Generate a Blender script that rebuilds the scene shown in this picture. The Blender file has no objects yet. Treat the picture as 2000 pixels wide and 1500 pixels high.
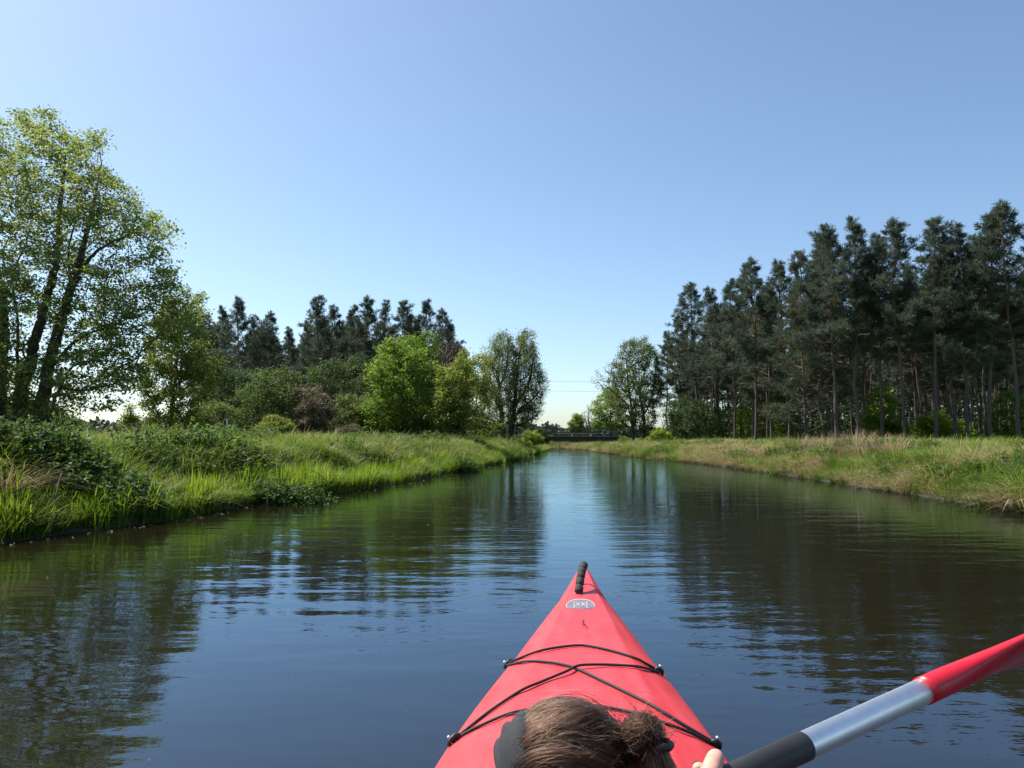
import bpy, math, random
import numpy as np
from mathutils import Vector, Matrix

# ------------------------------------------------------------------ camera, world, sun, exposure
scene = bpy.context.scene
C = scene.collection
F = 1510.0                      # focal length in pixels of a 2000 px wide picture
H = 1.05                        # camera height above the water
PITCH = math.atan(110.0 / F)    # tilted slightly up
SUN_AZ, SUN_EL = math.radians(-60), math.radians(53)

cam_d = bpy.data.cameras.new('camera')
cam_d.sensor_width = 36.0
cam_d.lens = 36.0 * F / 2000.0
cam_d.clip_start = 0.02
cam_d.clip_end = 5000
cam = bpy.data.objects.new('camera', cam_d)
cam.location = (0, 0, H)
cam.rotation_euler = (math.pi / 2 + PITCH, 0, 0)
C.objects.link(cam)
scene.camera = cam

world = bpy.data.worlds.new('World')
scene.world = world
world.use_nodes = True
wn = world.node_tree
sky = wn.nodes.new('ShaderNodeTexSky')
sky.sky_type = 'NISHITA'
sky.sun_disc = False
sky.sun_elevation = SUN_EL
sky.sun_rotation = SUN_AZ
sky.altitude = 0
sky.air_density = 0.85
sky.dust_density = 1.0
sky.ozone_density = 1.7
wb = wn.nodes.new('ShaderNodeMixRGB')          # even white balance of the whole sky
wb.blend_type = 'MULTIPLY'
wb.inputs[0].default_value = 1.0
wb.inputs[2].default_value = (0.945, 1.005, 1.0, 1)
wn.links.new(sky.outputs[0], wb.inputs[1])
wn.links.new(wb.outputs[0], wn.nodes['Background'].inputs[0])
wn.nodes['Background'].inputs[1].default_value = 0.097

sun_d = bpy.data.lights.new('sun', 'SUN')
sun_d.energy = 4.6
sun_d.angle = math.radians(0.53)
sun_d.color = (1.0, 0.955, 0.88)
sun = bpy.data.objects.new('sun', sun_d)
sdir = Vector((math.sin(SUN_AZ) * math.cos(SUN_EL), math.cos(SUN_AZ) * math.cos(SUN_EL), math.sin(SUN_EL)))
sun.rotation_euler = sdir.to_track_quat('Z', 'Y').to_euler()
C.objects.link(sun)

vs = scene.view_settings
vs.view_transform = 'Standard'
vs.look = 'None'
vs.exposure = 0.95
vs.gamma = 1.0
vs.use_curve_mapping = False
cy = scene.cycles
cy.max_bounces = 7
cy.diffuse_bounces = 3
cy.glossy_bounces = 3
cy.transmission_bounces = 4
cy.transparent_max_bounces = 8
cy.caustics_reflective = False
cy.caustics_refractive = False
cy.sample_clamp_indirect = 6.0

rng = np.random.default_rng(11)
random.seed(11)
cp, sp = math.cos(PITCH), math.sin(PITCH)


def ray(px, py):
    vx, vy, vz = (px - 1000.0) / F, 1.0, -(py - 750.0) / F
    return np.array((vx, vy * cp - vz * sp, vy * sp + vz * cp))


def at_y(px, py, y):
    """point where the sight line through a photo pixel reaches distance y"""
    r = ray(px, py)
    return np.array((0, 0, H)) + r * (y / r[1])


def at_z(px, py, z):
    r = ray(px, py)
    return np.array((0, 0, H)) + r * ((z - H) / r[2])


def at_d(px, py, d):
    return np.array((0, 0, H)) + ray(px, py) * d


# ------------------------------------------------------------------ object helpers
def tag(o, label=None, cat=None, group=None, kind=None):
    if label: o['label'] = label
    if cat: o['category'] = cat
    if group: o['group'] = group
    if kind: o['kind'] = kind
    return o


def empty(name, loc, label, cat, group=None):
    o = bpy.data.objects.new(name, None)
    o.location = tuple(loc)
    o.empty_display_size = 0.1
    C.objects.link(o)
    return tag(o, label, cat, group)


def link(name, me, mat=None, parent=None, loc=None):
    o = bpy.data.objects.new(name, me)
    C.objects.link(o)
    if mat is not None and len(me.materials) == 0:
        me.materials.append(mat)
    if parent is not None: o.parent = parent
    if loc is not None: o.location = tuple(loc)
    return o


class MB:
    """collects vertices and faces (with a per-vertex tint) and builds one mesh"""
    def __init__(self):
        self.v, self.f3, self.f4, self.t, self.n = [], [], [], [], 0

    def add(self, v, f, tint=0.5):
        v = np.asarray(v, dtype=np.float64).reshape(-1, 3)
        f = np.asarray(f, dtype=np.int64)
        if len(f):
            (self.f3 if f.shape[1] == 3 else self.f4).append(f + self.n)
        self.v.append(v)
        self.t.append(np.broadcast_to(np.asarray(tint, dtype=np.float64), (len(v),)))
        self.n += len(v)

    def tube(self, pts, rad, sides=6, cap=True, tint=0.5):
        pts = np.asarray(pts, float)
        n = len(pts)
        rad = np.broadcast_to(np.asarray(rad, float), (n,))
        tg = np.gradient(pts, axis=0)
        tg /= np.linalg.norm(tg, axis=1)[:, None] + 1e-12
        ref = np.array((0.0, 0, 1)) if abs(tg[0][2]) < 0.9 else np.array((1.0, 0, 0))
        a = np.cross(tg[0], ref); a /= np.linalg.norm(a)
        ang = np.arange(sides) * 2 * math.pi / sides
        ca, sa = np.cos(ang), np.sin(ang)
        out = np.empty((n, sides, 3))
        for i in range(n):
            a = a - tg[i] * np.dot(a, tg[i]); a /= np.linalg.norm(a) + 1e-12
            b = np.cross(tg[i], a)
            out[i] = pts[i] + rad[i] * (ca[:, None] * a + sa[:, None] * b)
        idx = np.arange(n * sides).reshape(n, sides)
        q = np.stack([idx[:-1], np.roll(idx[:-1], -1, 1), np.roll(idx[1:], -1, 1), idx[1:]], -1).reshape(-1, 4)
        self.add(out.reshape(-1, 3), q, tint)
        if cap:
            base = self.n
            self.add(np.array([pts[0], pts[-1]]), np.zeros((0, 3), int), tint)
            o = base - n * sides
            k = np.arange(sides); k2 = np.roll(k, -1)
            self.f3.append(np.stack([np.full(sides, base), o + k2, o + k], -1))
            o2 = o + (n - 1) * sides
            self.f3.append(np.stack([np.full(sides, base + 1), o2 + k, o2 + k2], -1))

    def box(self, c, s, R=None, tint=0.5, bevel=0.0):
        x, y, z = np.asarray(s, float) / 2
        v = np.array([(i, j, k) for i in (-x, x) for j in (-y, y) for k in (-z, z)])
        if R is not None: v = v @ np.asarray(R).T
        f = [(0, 1, 3, 2), (4, 6, 7, 5), (0, 4, 5, 1), (2, 3, 7, 6), (0, 2, 6, 4), (1, 5, 7, 3)]
        self.add(v + np.asarray(c, float), f, tint)

    def mesh(self, name, mat=None, smooth=False):
        me = bpy.data.meshes.new(name)
        v = np.concatenate(self.v) if self.v else np.zeros((0, 3))
        f3 = np.concatenate(self.f3) if self.f3 else np.zeros((0, 3), int)
        f4 = np.concatenate(self.f4) if self.f4 else np.zeros((0, 4), int)
        me.vertices.add(len(v)); me.vertices.foreach_set('co', v.astype(np.float32).ravel())
        nl = f3.size + f4.size
        me.loops.add(nl)
        me.loops.foreach_set('vertex_index', np.concatenate([f3.ravel(), f4.ravel()]).astype(np.int32))
        npoly = len(f3) + len(f4)
        me.polygons.add(npoly)
        st = np.concatenate([np.arange(len(f3)) * 3, len(f3) * 3 + np.arange(len(f4)) * 4])
        me.polygons.foreach_set('loop_start', st.astype(np.int32))
        me.polygons.foreach_set('use_smooth', np.full(npoly, smooth))
        at = me.attributes.new('tint', 'FLOAT', 'POINT')
        at.data.foreach_set('value', np.concatenate(self.t).astype(np.float32))
        me.update(calc_edges=True)
        me.validate()
        if mat is not None: me.materials.append(mat)
        return me


def vnoise(x, y, seed=0):
    """smooth 2-D value noise, 0..1"""
    x, y = np.asarray(x, float), np.asarray(y, float)
    xi, yi = np.floor(x).astype(int), np.floor(y).astype(int)
    fx, fy = x - xi, y - yi
    fx, fy = fx * fx * (3 - 2 * fx), fy * fy * (3 - 2 * fy)

    def h(a, b):
        n = (a * 374761393 + b * 668265263 + seed * 1442695041) & 0x7fffffff
        n = ((n ^ (n >> 13)) * 1274126177) & 0x7fffffff
        return ((n ^ (n >> 16)) & 0xffff) / 65535.0
    return (h(xi, yi) * (1 - fx) + h(xi + 1, yi) * fx) * (1 - fy) + (h(xi, yi + 1) * (1 - fx) + h(xi + 1, yi + 1) * fx) * fy


def smooth_path(pts, k=6):
    """Catmull-Rom through the points"""
    P = np.asarray(pts, float)
    P = np.vstack([2 * P[0] - P[1], P, 2 * P[-1] - P[-2]])
    out = []
    for i in range(1, len(P) - 2):
        t = np.linspace(0, 1, k, endpoint=False)[:, None]
        p0, p1, p2, p3 = P[i - 1], P[i], P[i + 1], P[i + 2]
        out.append(0.5 * (2 * p1 + (p2 - p0) * t + (2 * p0 - 5 * p1 + 4 * p2 - p3) * t ** 2 + (3 * p1 - p0 - 3 * p2 + p3) * t ** 3))
    out.append(P[-2][None])
    return np.vstack(out)


# ------------------------------------------------------------------ materials
def new_mat(name):
    m = bpy.data.materials.new(name)
    m.use_nodes = True
    nt = m.node_tree
    return m, nt, nt.nodes['Principled BSDF'], nt.nodes['Material Output']


def nd(nt, typ, **kw):
    n = nt.nodes.new(typ)
    for k, v in kw.items(): setattr(n, k, v)
    return n


def ramp(nt, fac, stops):
    r = nd(nt, 'ShaderNodeValToRGB')
    el = r.color_ramp.elements
    while len(el) < len(stops): el.new(0.5)
    for e, (p, c) in zip(el, stops):
        e.position = p
        e.color = (*c, 1)
    nt.links.new(fac, r.inputs[0])
    return r.outputs[0]


def noise(nt, scale, detail=4, vec=None, rough=0.55):
    n = nd(nt, 'ShaderNodeTexNoise')
    n.inputs['Scale'].default_value = scale
    n.inputs['Detail'].default_value = detail
    n.inputs['Roughness'].default_value = rough
    if vec is not None: nt.links.new(vec, n.inputs['Vector'])
    return n.outputs['Fac']


def pos(nt, scale=None, obj=False):
    if obj:
        p = nd(nt, 'ShaderNodeTexCoord').outputs['Object']
    else:
        p = nd(nt, 'ShaderNodeNewGeometry').outputs['Position']
    if scale is None: return p
    m = nd(nt, 'ShaderNodeMapping')
    m.inputs['Scale'].default_value = scale
    nt.links.new(p, m.inputs['Vector'])
    return m.outputs[0]


def leaf_mat(name, dark, mid, light, trans=0.38, instanced=False, rough=0.6, spec=None):
    m, nt, b, out = new_mat(name)
    a = nd(nt, 'ShaderNodeAttribute')
    a.attribute_name = 'tint'
    a.attribute_type = 'INSTANCER' if instanced else 'GEOMETRY'
    col = ramp(nt, a.outputs['Fac'], [(0.0, dark), (0.5, mid), (1.0, light)])
    nt.links.new(col, b.inputs['Base Color'])
    b.inputs['Roughness'].default_value = rough
    b.inputs['Specular IOR Level'].default_value = 0.18 if spec is None else spec
    tr = nd(nt, 'ShaderNodeBsdfTranslucent')
    hsv = nd(nt, 'ShaderNodeHueSaturation')
    hsv.inputs['Hue'].default_value = 0.485
    hsv.inputs['Saturation'].default_value = 1.1
    hsv.inputs['Value'].default_value = 1.35
    nt.links.new(col, hsv.inputs['Color'])
    nt.links.new(hsv.outputs[0], tr.inputs['Color'])
    mx = nd(nt, 'ShaderNodeMixShader')
    mx.inputs[0].default_value = trans
    nt.links.new(b.outputs[0], mx.inputs[1])
    nt.links.new(tr.outputs[0], mx.inputs[2])
    nt.links.new(mx.outputs[0], out.inputs['Surface'])
    return m


def plain(name, col, rough=0.5, metal=0.0, var=0.15, scale=20, bump=0.0, bscale=60):
    m, nt, b, out = new_mat(name)
    n = noise(nt, scale, 4, pos(nt, obj=True))
    lo = tuple(c * (1 - var) for c in col); hi = tuple(min(1, c * (1 + var)) for c in col)
    nt.links.new(ramp(nt, n, [(0.3, lo), (0.7, hi)]), b.inputs['Base Color'])
    b.inputs['Roughness'].default_value = rough
    b.inputs['Metallic'].default_value = metal
    if bump:
        bp = nd(nt, 'ShaderNodeBump')
        bp.inputs['Strength'].default_value = bump
        bp.inputs['Distance'].default_value = 0.01
        nt.links.new(noise(nt, bscale, 3, pos(nt, obj=True)), bp.inputs['Height'])
        nt.links.new(bp.outputs[0], b.inputs['Normal'])
    return m


M = {}
M['bark'] = plain('bark', (0.055, 0.044, 0.034), 0.9, var=0.4, scale=6, bump=0.8, bscale=14)
M['bark_grey'] = plain('bark_grey', (0.10, 0.085, 0.07), 0.9, var=0.35, scale=6, bump=0.6, bscale=14)
M['twig_brown'] = plain('twig_brown', (0.12, 0.075, 0.06), 0.85, var=0.3, scale=3)
M['twig_pale'] = plain('twig_pale', (0.17, 0.14, 0.12), 0.85, var=0.3, scale=3)
# leaves
M['lf_big'] = leaf_mat('leaf_linden', (0.085, 0.135, 0.036), (0.155, 0.21, 0.06), (0.28, 0.31, 0.105), 0.54)
M['lf_olive'] = leaf_mat('leaf_olive', (0.07, 0.115, 0.024), (0.145, 0.195, 0.042), (0.26, 0.28, 0.07), 0.48)
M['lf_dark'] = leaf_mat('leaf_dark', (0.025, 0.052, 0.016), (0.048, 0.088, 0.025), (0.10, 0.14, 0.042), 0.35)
M['lf_bright'] = leaf_mat('leaf_bright', (0.06, 0.12, 0.02), (0.12, 0.20, 0.035), (0.24, 0.31, 0.06), 0.48)
M['lf_willow'] = leaf_mat('leaf_willow', (0.07, 0.11, 0.035), (0.13, 0.17, 0.06), (0.22, 0.25, 0.10), 0.46)
M['lf_lilac'] = leaf_mat('leaf_lilac', (0.06, 0.075, 0.03), (0.14, 0.12, 0.075), (0.30, 0.22, 0.17), 0.3)
M['lf_shrub'] = leaf_mat('leaf_shrub', (0.035, 0.07, 0.018), (0.075, 0.12, 0.03), (0.16, 0.19, 0.06), 0.4)
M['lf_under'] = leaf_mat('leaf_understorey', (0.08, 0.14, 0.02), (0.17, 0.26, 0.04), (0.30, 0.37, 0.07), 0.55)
M['needle'] = leaf_mat('needle', (0.038, 0.056, 0.038), (0.068, 0.094, 0.063), (0.12, 0.148, 0.095), 0.3, rough=0.6)
M['needle_brown'] = leaf_mat('needle_brown', (0.045, 0.055, 0.032), (0.075, 0.088, 0.05), (0.12, 0.125, 0.075), 0.22, rough=0.7)
M['far'] = leaf_mat('leaf_far', (0.03, 0.045, 0.03), (0.045, 0.065, 0.038), (0.075, 0.095, 0.05), 0.15)
# instanced bank plants
M['g_green'] = leaf_mat('grass_green', (0.05, 0.10, 0.014), (0.115, 0.19, 0.03), (0.22, 0.27, 0.07), 0.38, True)
M['g_reed'] = leaf_mat('reed_green', (0.08, 0.15, 0.018), (0.14, 0.24, 0.03), (0.24, 0.32, 0.05), 0.5, True)
M['g_dry'] = leaf_mat('grass_dry', (0.20, 0.145, 0.07), (0.36, 0.28, 0.16), (0.52, 0.43, 0.28), 0.3, True, 0.7)
M['g_herb'] = leaf_mat('herb_green', (0.04, 0.085, 0.016), (0.075, 0.14, 0.028), (0.14, 0.21, 0.05), 0.42, True)
M['g_mix'] = leaf_mat('grass_mixed', (0.10, 0.13, 0.03), (0.21, 0.21, 0.075), (0.36, 0.31, 0.15), 0.35, True, 0.6)
M['herb_thing'] = leaf_mat('nettle_leaf', (0.03, 0.07, 0.016), (0.06, 0.115, 0.026), (0.13, 0.19, 0.05), 0.4)
M['dry_thing'] = leaf_mat('straw', (0.20, 0.145, 0.07), (0.34, 0.27, 0.16), (0.50, 0.42, 0.29), 0.3, rough=0.7)
M['green_thing'] = leaf_mat('sedge', (0.05, 0.11, 0.014), (0.10, 0.20, 0.025), (0.19, 0.28, 0.05), 0.42)


def pine_bark():
    m, nt, b, out = new_mat('pine_bark')
    p = pos(nt, obj=True)
    sx = nd(nt, 'ShaderNodeSeparateXYZ'); nt.links.new(p, sx.inputs[0])
    mr = nd(nt, 'ShaderNodeMapRange')
    mr.inputs['From Min'].default_value = 3.0; mr.inputs['From Max'].default_value = 10.0
    nt.links.new(sx.outputs[2], mr.inputs[0])
    lower = ramp(nt, noise(nt, 9, 5, p), [(0.3, (0.045, 0.036, 0.030)), (0.7, (0.115, 0.088, 0.07))])
    upper = ramp(nt, noise(nt, 6, 5, p), [(0.3, (0.14, 0.075, 0.04)), (0.7, (0.23, 0.125, 0.065))])
    mx = nd(nt, 'ShaderNodeMixRGB')
    nt.links.new(mr.outputs[0], mx.inputs[0]); nt.links.new(lower, mx.inputs[1]); nt.links.new(upper, mx.inputs[2])
    nt.links.new(mx.outputs[0], b.inputs['Base Color'])
    b.inputs['Roughness'].default_value = 0.9
    bp = nd(nt, 'ShaderNodeBump'); bp.inputs['Strength'].default_value = 0.7; bp.inputs['Distance'].default_value = 0.03
    nt.links.new(noise(nt, 12, 4, p), bp.inputs['Height']); nt.links.new(bp.outputs[0], b.inputs['Normal'])
    return m


M['pine_bark'] = pine_bark()


def ground_mat():
    m, nt, b, out = new_mat('bank_soil_and_turf')
    p = pos(nt)
    turf = ramp(nt, noise(nt, 1.7, 6, p), [(0.3, (0.045, 0.075, 0.018)), (0.55, (0.075, 0.11, 0.028)), (0.75, (0.14, 0.13, 0.055))])
    soil = ramp(nt, noise(nt, 9, 6, p), [(0.3, (0.022, 0.016, 0.010)), (0.7, (0.07, 0.05, 0.03))])
    sx = nd(nt, 'ShaderNodeSeparateXYZ'); nt.links.new(p, sx.inputs[0])
    mr = nd(nt, 'ShaderNodeMapRange')
    mr.inputs['From Min'].default_value = 0.10; mr.inputs['From Max'].default_value = 0.5
    nt.links.new(sx.outputs[2], mr.inputs[0])
    mx = nd(nt, 'ShaderNodeMixRGB')
    nt.links.new(mr.outputs[0], mx.inputs[0]); nt.links.new(soil, mx.inputs[1]); nt.links.new(turf, mx.inputs[2])
    nt.links.new(mx.outputs[0], b.inputs['Base Color'])
    b.inputs['Roughness'].default_value = 0.95
    bp = nd(nt, 'ShaderNodeBump'); bp.inputs['Strength'].default_value = 0.6; bp.inputs['Distance'].default_value = 0.06
    nt.links.new(noise(nt, 14, 5, p), bp.inputs['Height']); nt.links.new(bp.outputs[0], b.inputs['Normal'])
    return m


def water_mat():
    m, nt, b, out = new_mat('river_water')
    nt.nodes.remove(b)
    body = nd(nt, 'ShaderNodeBsdfDiffuse'); body.inputs['Color'].default_value = (0.0125, 0.0105, 0.0048, 1)
    mir = nd(nt, 'ShaderNodeBsdfGlossy'); mir.inputs['Color'].default_value = (0.62, 0.83, 1.0, 1); mir.inputs['Roughness'].default_value = 0.012
    fr = nd(nt, 'ShaderNodeFresnel'); fr.inputs['IOR'].default_value = 1.72
    mix = nd(nt, 'ShaderNodeMixShader')
    nt.links.new(fr.outputs[0], mix.inputs[0]); nt.links.new(body.outputs[0], mix.inputs[1]); nt.links.new(mir.outputs[0], mix.inputs[2])
    nt.links.new(mix.outputs[0], out.inputs['Surface'])
    n1 = noise(nt, 1.0, 2, pos(nt, (0.9, 2.6, 1)), 0.5)      # long swell
    n2 = noise(nt, 1.0, 3, pos(nt, (4.0, 9.0, 1)), 0.55)     # ripples
    n3 = noise(nt, 1.0, 2, pos(nt, (16.0, 26.0, 1)), 0.5)    # fine ripples
    patch = noise(nt, 1.0, 2, pos(nt, (0.10, 0.16, 1)), 0.5) # calm and ruffled zones
    mr = nd(nt, 'ShaderNodeMapRange')
    mr.inputs['From Min'].default_value = 0.40; mr.inputs['From Max'].default_value = 0.62
    mr.inputs['To Min'].default_value = 0.35; mr.inputs['To Max'].default_value = 1.25
    nt.links.new(patch, mr.inputs[0])

    def mul(a, v):
        x = nd(nt, 'ShaderNodeMath', operation='MULTIPLY')
        nt.links.new(a, x.inputs[0])
        if isinstance(v, float): x.inputs[1].default_value = v
        else: nt.links.new(v, x.inputs[1])
        return x.outputs[0]

    def add(a, c):
        x = nd(nt, 'ShaderNodeMath', operation='ADD')
        nt.links.new(a, x.inputs[0]); nt.links.new(c, x.inputs[1])
        return x.outputs[0]
    fine = mul(add(mul(n2, 0.0032), mul(n3, 0.0008)), mr.outputs[0])
    h = add(mul(n1, 0.010), fine)
    bp = nd(nt, 'ShaderNodeBump')
    bp.inputs['Strength'].default_value = 1.0
    bp.inputs['Distance'].default_value = 1.0
    nt.links.new(h, bp.inputs['Height'])
    nt.links.new(bp.outputs[0], mir.inputs['Normal'])
    return m


# ------------------------------------------------------------------ ground and river
LEFT = [at_z(x, y, 0)[:2] for x, y in [(0, 1062), (150, 1040), (300, 1020), (450, 994), (600, 972), (750, 950), (900, 921), (1000, 901), (1060, 883)]]
LEFT = [(-11.0, -60.0), (-8.5, -20.0), (-6.6, 0.0)] + [tuple(p) for p in LEFT] + [(4.3, 87.0), (2.0, 96.0), (-8.0, 106.0), (-40, 122), (-90, 130)]
RIGHT = [at_z(x, y, 0)[:2] for x, y in [(2000, 1000), (1800, 969), (1600, 938), (1400, 909), (1250, 893), (1180, 884.5)]]
RIGHT = [(9.0, -60.0), (8.2, -20.0), (7.6, 0.0)] + [tuple(p) for p in RIGHT] + [(8.0, 83.0), (6.8, 93.0), (0.0, 104.0), (-8.0, 113.0), (-40, 130), (-90, 138)]
LEFT, RIGHT = np.array(LEFT, float), np.array(RIGHT, float)


def pdist(poly, P):
    best = np.full(len(P), 1e9)
    for a, b in zip(poly[:-1], poly[1:]):
        ab = b - a
        t = np.clip(((P - a) @ ab) / (ab @ ab), 0, 1)
        best = np.minimum(best, np.linalg.norm(P - (a + t[:, None] * ab), axis=1))
    return best


RIVER = np.vstack([LEFT, RIGHT[::-1]])


def inside(P):
    r = np.zeros(len(P), bool)
    x, y = P[:, 0], P[:, 1]
    n = len(RIVER)
    for i in range(n):
        (x1, y1), (x2, y2) = RIVER[i], RIVER[(i + 1) % n]
        c = ((y1 > y) != (y2 > y)) & (x < (x2 - x1) * (y - y1) / (y2 - y1 + 1e-12) + x1)
        r ^= c
    return r


def terrain(P):
    P = np.asarray(P, float)
    dl, dr = pdist(LEFT, P), pdist(RIGHT, P)
    ins = inside(P)
    wob = (vnoise(P[:, 0] * 1.1, P[:, 1] * 1.1, 3) - 0.5) * 0.5
    zl = np.interp(dl + wob * np.clip(dl * 2, 0, 1), [0, .3, .75, 1.1, 1.6, 2.4, 5, 14, 60], [.0, .10, .22, .48, .74, .84, .86, .84, .80])
    zr = np.interp(dr + wob * np.clip(dr * 2, 0, 1), [0, .25, .7, 1.4, 2.4, 5, 20, 60], [.0, .14, .30, .50, .62, .68, .72, .75])
    z = np.where(dl < dr, zl, zr)
    z = z + np.clip(np.minimum(dl, dr), 0, 1.5) / 1.5 * ((vnoise(P[:, 0] * .6, P[:, 1] * .6, 5) - .5) * .16 + (vnoise(P[:, 0] * 2, P[:, 1] * 2, 8) - .5) * .07 + np.where(dr < dl, (vnoise(P[:, 0] * .9, P[:, 1] * .5, 9) - .4) * .22, 0))
    # road embankment that meets the bridge ends
    e = np.exp(-((P[:, 1] - 104.5) / 4.0) ** 2)
    side = np.clip((P[:, 0] - 13.2) / 3.0, 0, 1) + np.clip((-1.0 - P[:, 0]) / 3.0, 0, 1)
    z = z * np.interp(P[:, 1], [60, 92, 100, 140], [1, .58, .58, 1])
    z = z + 0.85 * e * side
    zi = -np.clip(np.minimum(dl, dr), 0, 2) * 0.35
    return np.where(ins, zi - 0.01, z)


def gz(x, y):
    return float(terrain(np.array([[x, y]]))[0])


gx = np.concatenate([np.linspace(-900, -60, 14), np.linspace(-55, -15, 22), np.arange(-14, 18, .22), np.linspace(18.5, 60, 26), np.linspace(70, 900, 14)])
gy = np.concatenate([np.linspace(-60, 2, 22), np.arange(2.4, 36, .24), np.arange(36.5, 125, .75), np.linspace(128, 200, 16), np.linspace(230, 2500, 14)])
X, Y = np.meshgrid(gx, gy)
P = np.stack([X.ravel(), Y.ravel()], 1)
Z = terrain(P)
mb = MB()
idx = np.arange(len(P)).reshape(len(gy), len(gx))
mb.add(np.column_stack([P, Z]), np.stack([idx[:-1, :-1], idx[:-1, 1:], idx[1:, 1:], idx[1:, :-1]], -1).reshape(-1, 4))
ground = link('ground', mb.mesh('ground', ground_mat(), True))
tag(ground, 'low grassy river banks and the flat meadow behind them', kind='structure')

mb = MB()
mb.add([(-95, -60, 0), (60, -60, 0), (60, 145, 0), (-95, 145, 0)], [(0, 1, 2, 3)])
water = link('river', mb.mesh('river', water_mat()))
tag(water, 'dark still river water mirroring trees and sky', kind='structure')


# ------------------------------------------------------------------ bank plants, scattered as stuff
def ribbon(mb, base, d, up, L, w, bend, tint=0.5, seg=4):
    """one grass blade: starts along up, bends over towards d"""
    t = np.linspace(0, 1, seg)
    pts = base + up * (L * t)[:, None] + d * (L * bend * t ** 2)[:, None] - np.array((0, 0, 1)) * (L * bend * .45 * t ** 3)[:, None]
    s = np.cross(up, d); s /= np.linalg.norm(s) + 1e-9
    wd = w * (1 - t ** 1.6) * .5
    v = np.empty((seg * 2 - 1, 3))
    v[0:2 * (seg - 1):2] = pts[:-1] - s * wd[:-1, None]
    v[1:2 * (seg - 1):2] = pts[:-1] + s * wd[:-1, None]
    v[-1] = pts[-1]
    q = [(2 * i, 2 * i + 1, 2 * i + 3, 2 * i + 2) for i in range(seg - 2)]
    b = mb.n
    mb.add(v, np.array(q).reshape(-1, 4), tint)
    k = 2 * (seg - 2)
    mb.f3.append(np.array([[b + k, b + k + 1, b + k + 2]]))


def blade_tuft(n, L, w, spread, bend, lean=0.25, mb=None, origin=(0, 0, 0), tint=None, r=None):
    r = r or rng
    mb = mb or MB()
    for _ in range(n):
        a = r.uniform(0, 2 * math.pi)
        d = np.array((math.cos(a), math.sin(a), 0))
        b = np.asarray(origin, float) + d * spread * math.sqrt(r.uniform()) + np.array((0, 0, -.03))
        up = np.array((0, 0, 1.0)) + d * r.uniform(0, lean)
        up /= np.linalg.norm(up)
        ribbon(mb, b, d, up, L * r.uniform(.55, 1.1), w * r.uniform(.7, 1.2), bend * r.uniform(.3, 1.3),
               0.5 if tint is None else float(np.clip(r.normal(tint, .15), 0, 1)))
    return mb


def leaf_quads(mb, pts, size, tint, r, up=0.5, aspect=0.55, droop=None):
    """many rhombic leaves at once"""
    n = len(pts)
    nrm = r.normal(size=(n, 3)); nrm[:, 2] = np.abs(nrm[:, 2]) + up
    nrm /= np.linalg.norm(nrm, axis=1)[:, None]
    d = r.normal(size=(n, 3))
    if droop is not None: d += droop
    d -= nrm * np.sum(d * nrm, 1)[:, None]
    d /= np.linalg.norm(d, axis=1)[:, None] + 1e-9
    s = np.cross(nrm, d)
    sz = (size * r.uniform(.65, 1.3, n))[:, None]
    v = np.stack([pts, pts + d * sz * .45 + s * sz * aspect * .5, pts + d * sz, pts + d * sz * .45 - s * sz * aspect * .5], 1)
    f = np.arange(n * 4).reshape(n, 4)
    mb.add(v.reshape(-1, 3), f, np.repeat(np.clip(tint, 0, 1), 4))


def herb(n, Hh, spread, leaf, mb=None, origin=(0, 0, 0), tint=None, r=None):
    """leafy stems (nettles and the like)"""
    r = r or rng
    mb = mb or MB()
    for _ in range(n):
        a = r.uniform(0, 2 * math.pi); d = np.array((math.cos(a), math.sin(a), 0))
        b = np.asarray(origin, float) + d * spread * math.sqrt(r.uniform())
        h = Hh * r.uniform(.6, 1.1)
        tip = b + np.array((0, 0, h)) + d * h * r.uniform(.05, .35)
        t = np.linspace(0, 1, 4)[:, None]
        mb.tube(b * (1 - t) + tip * t, [.006, .005, .004, .002], 3, False, 0.4 if tint is None else tint * .7)
        k = 13
        tt = np.linspace(.15, 1, k)[:, None]
        lp = b * (1 - tt) + tip * tt + r.normal(size=(k, 3)) * .01
        leaf_quads(mb, np.repeat(lp, 2, 0), leaf, np.full(2 * k, .5) if tint is None else np.clip(r.normal(tint, .18, 2 * k), 0, 1), r, up=.8, aspect=.6)
    return mb


def proto_collection(name, meshes):
    c = bpy.data.collections.new(name)
    for i, me in enumerate(meshes):
        c.objects.link(bpy.data.objects.new('%s_source_%02d' % (name, i), me))
    return c


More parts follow.
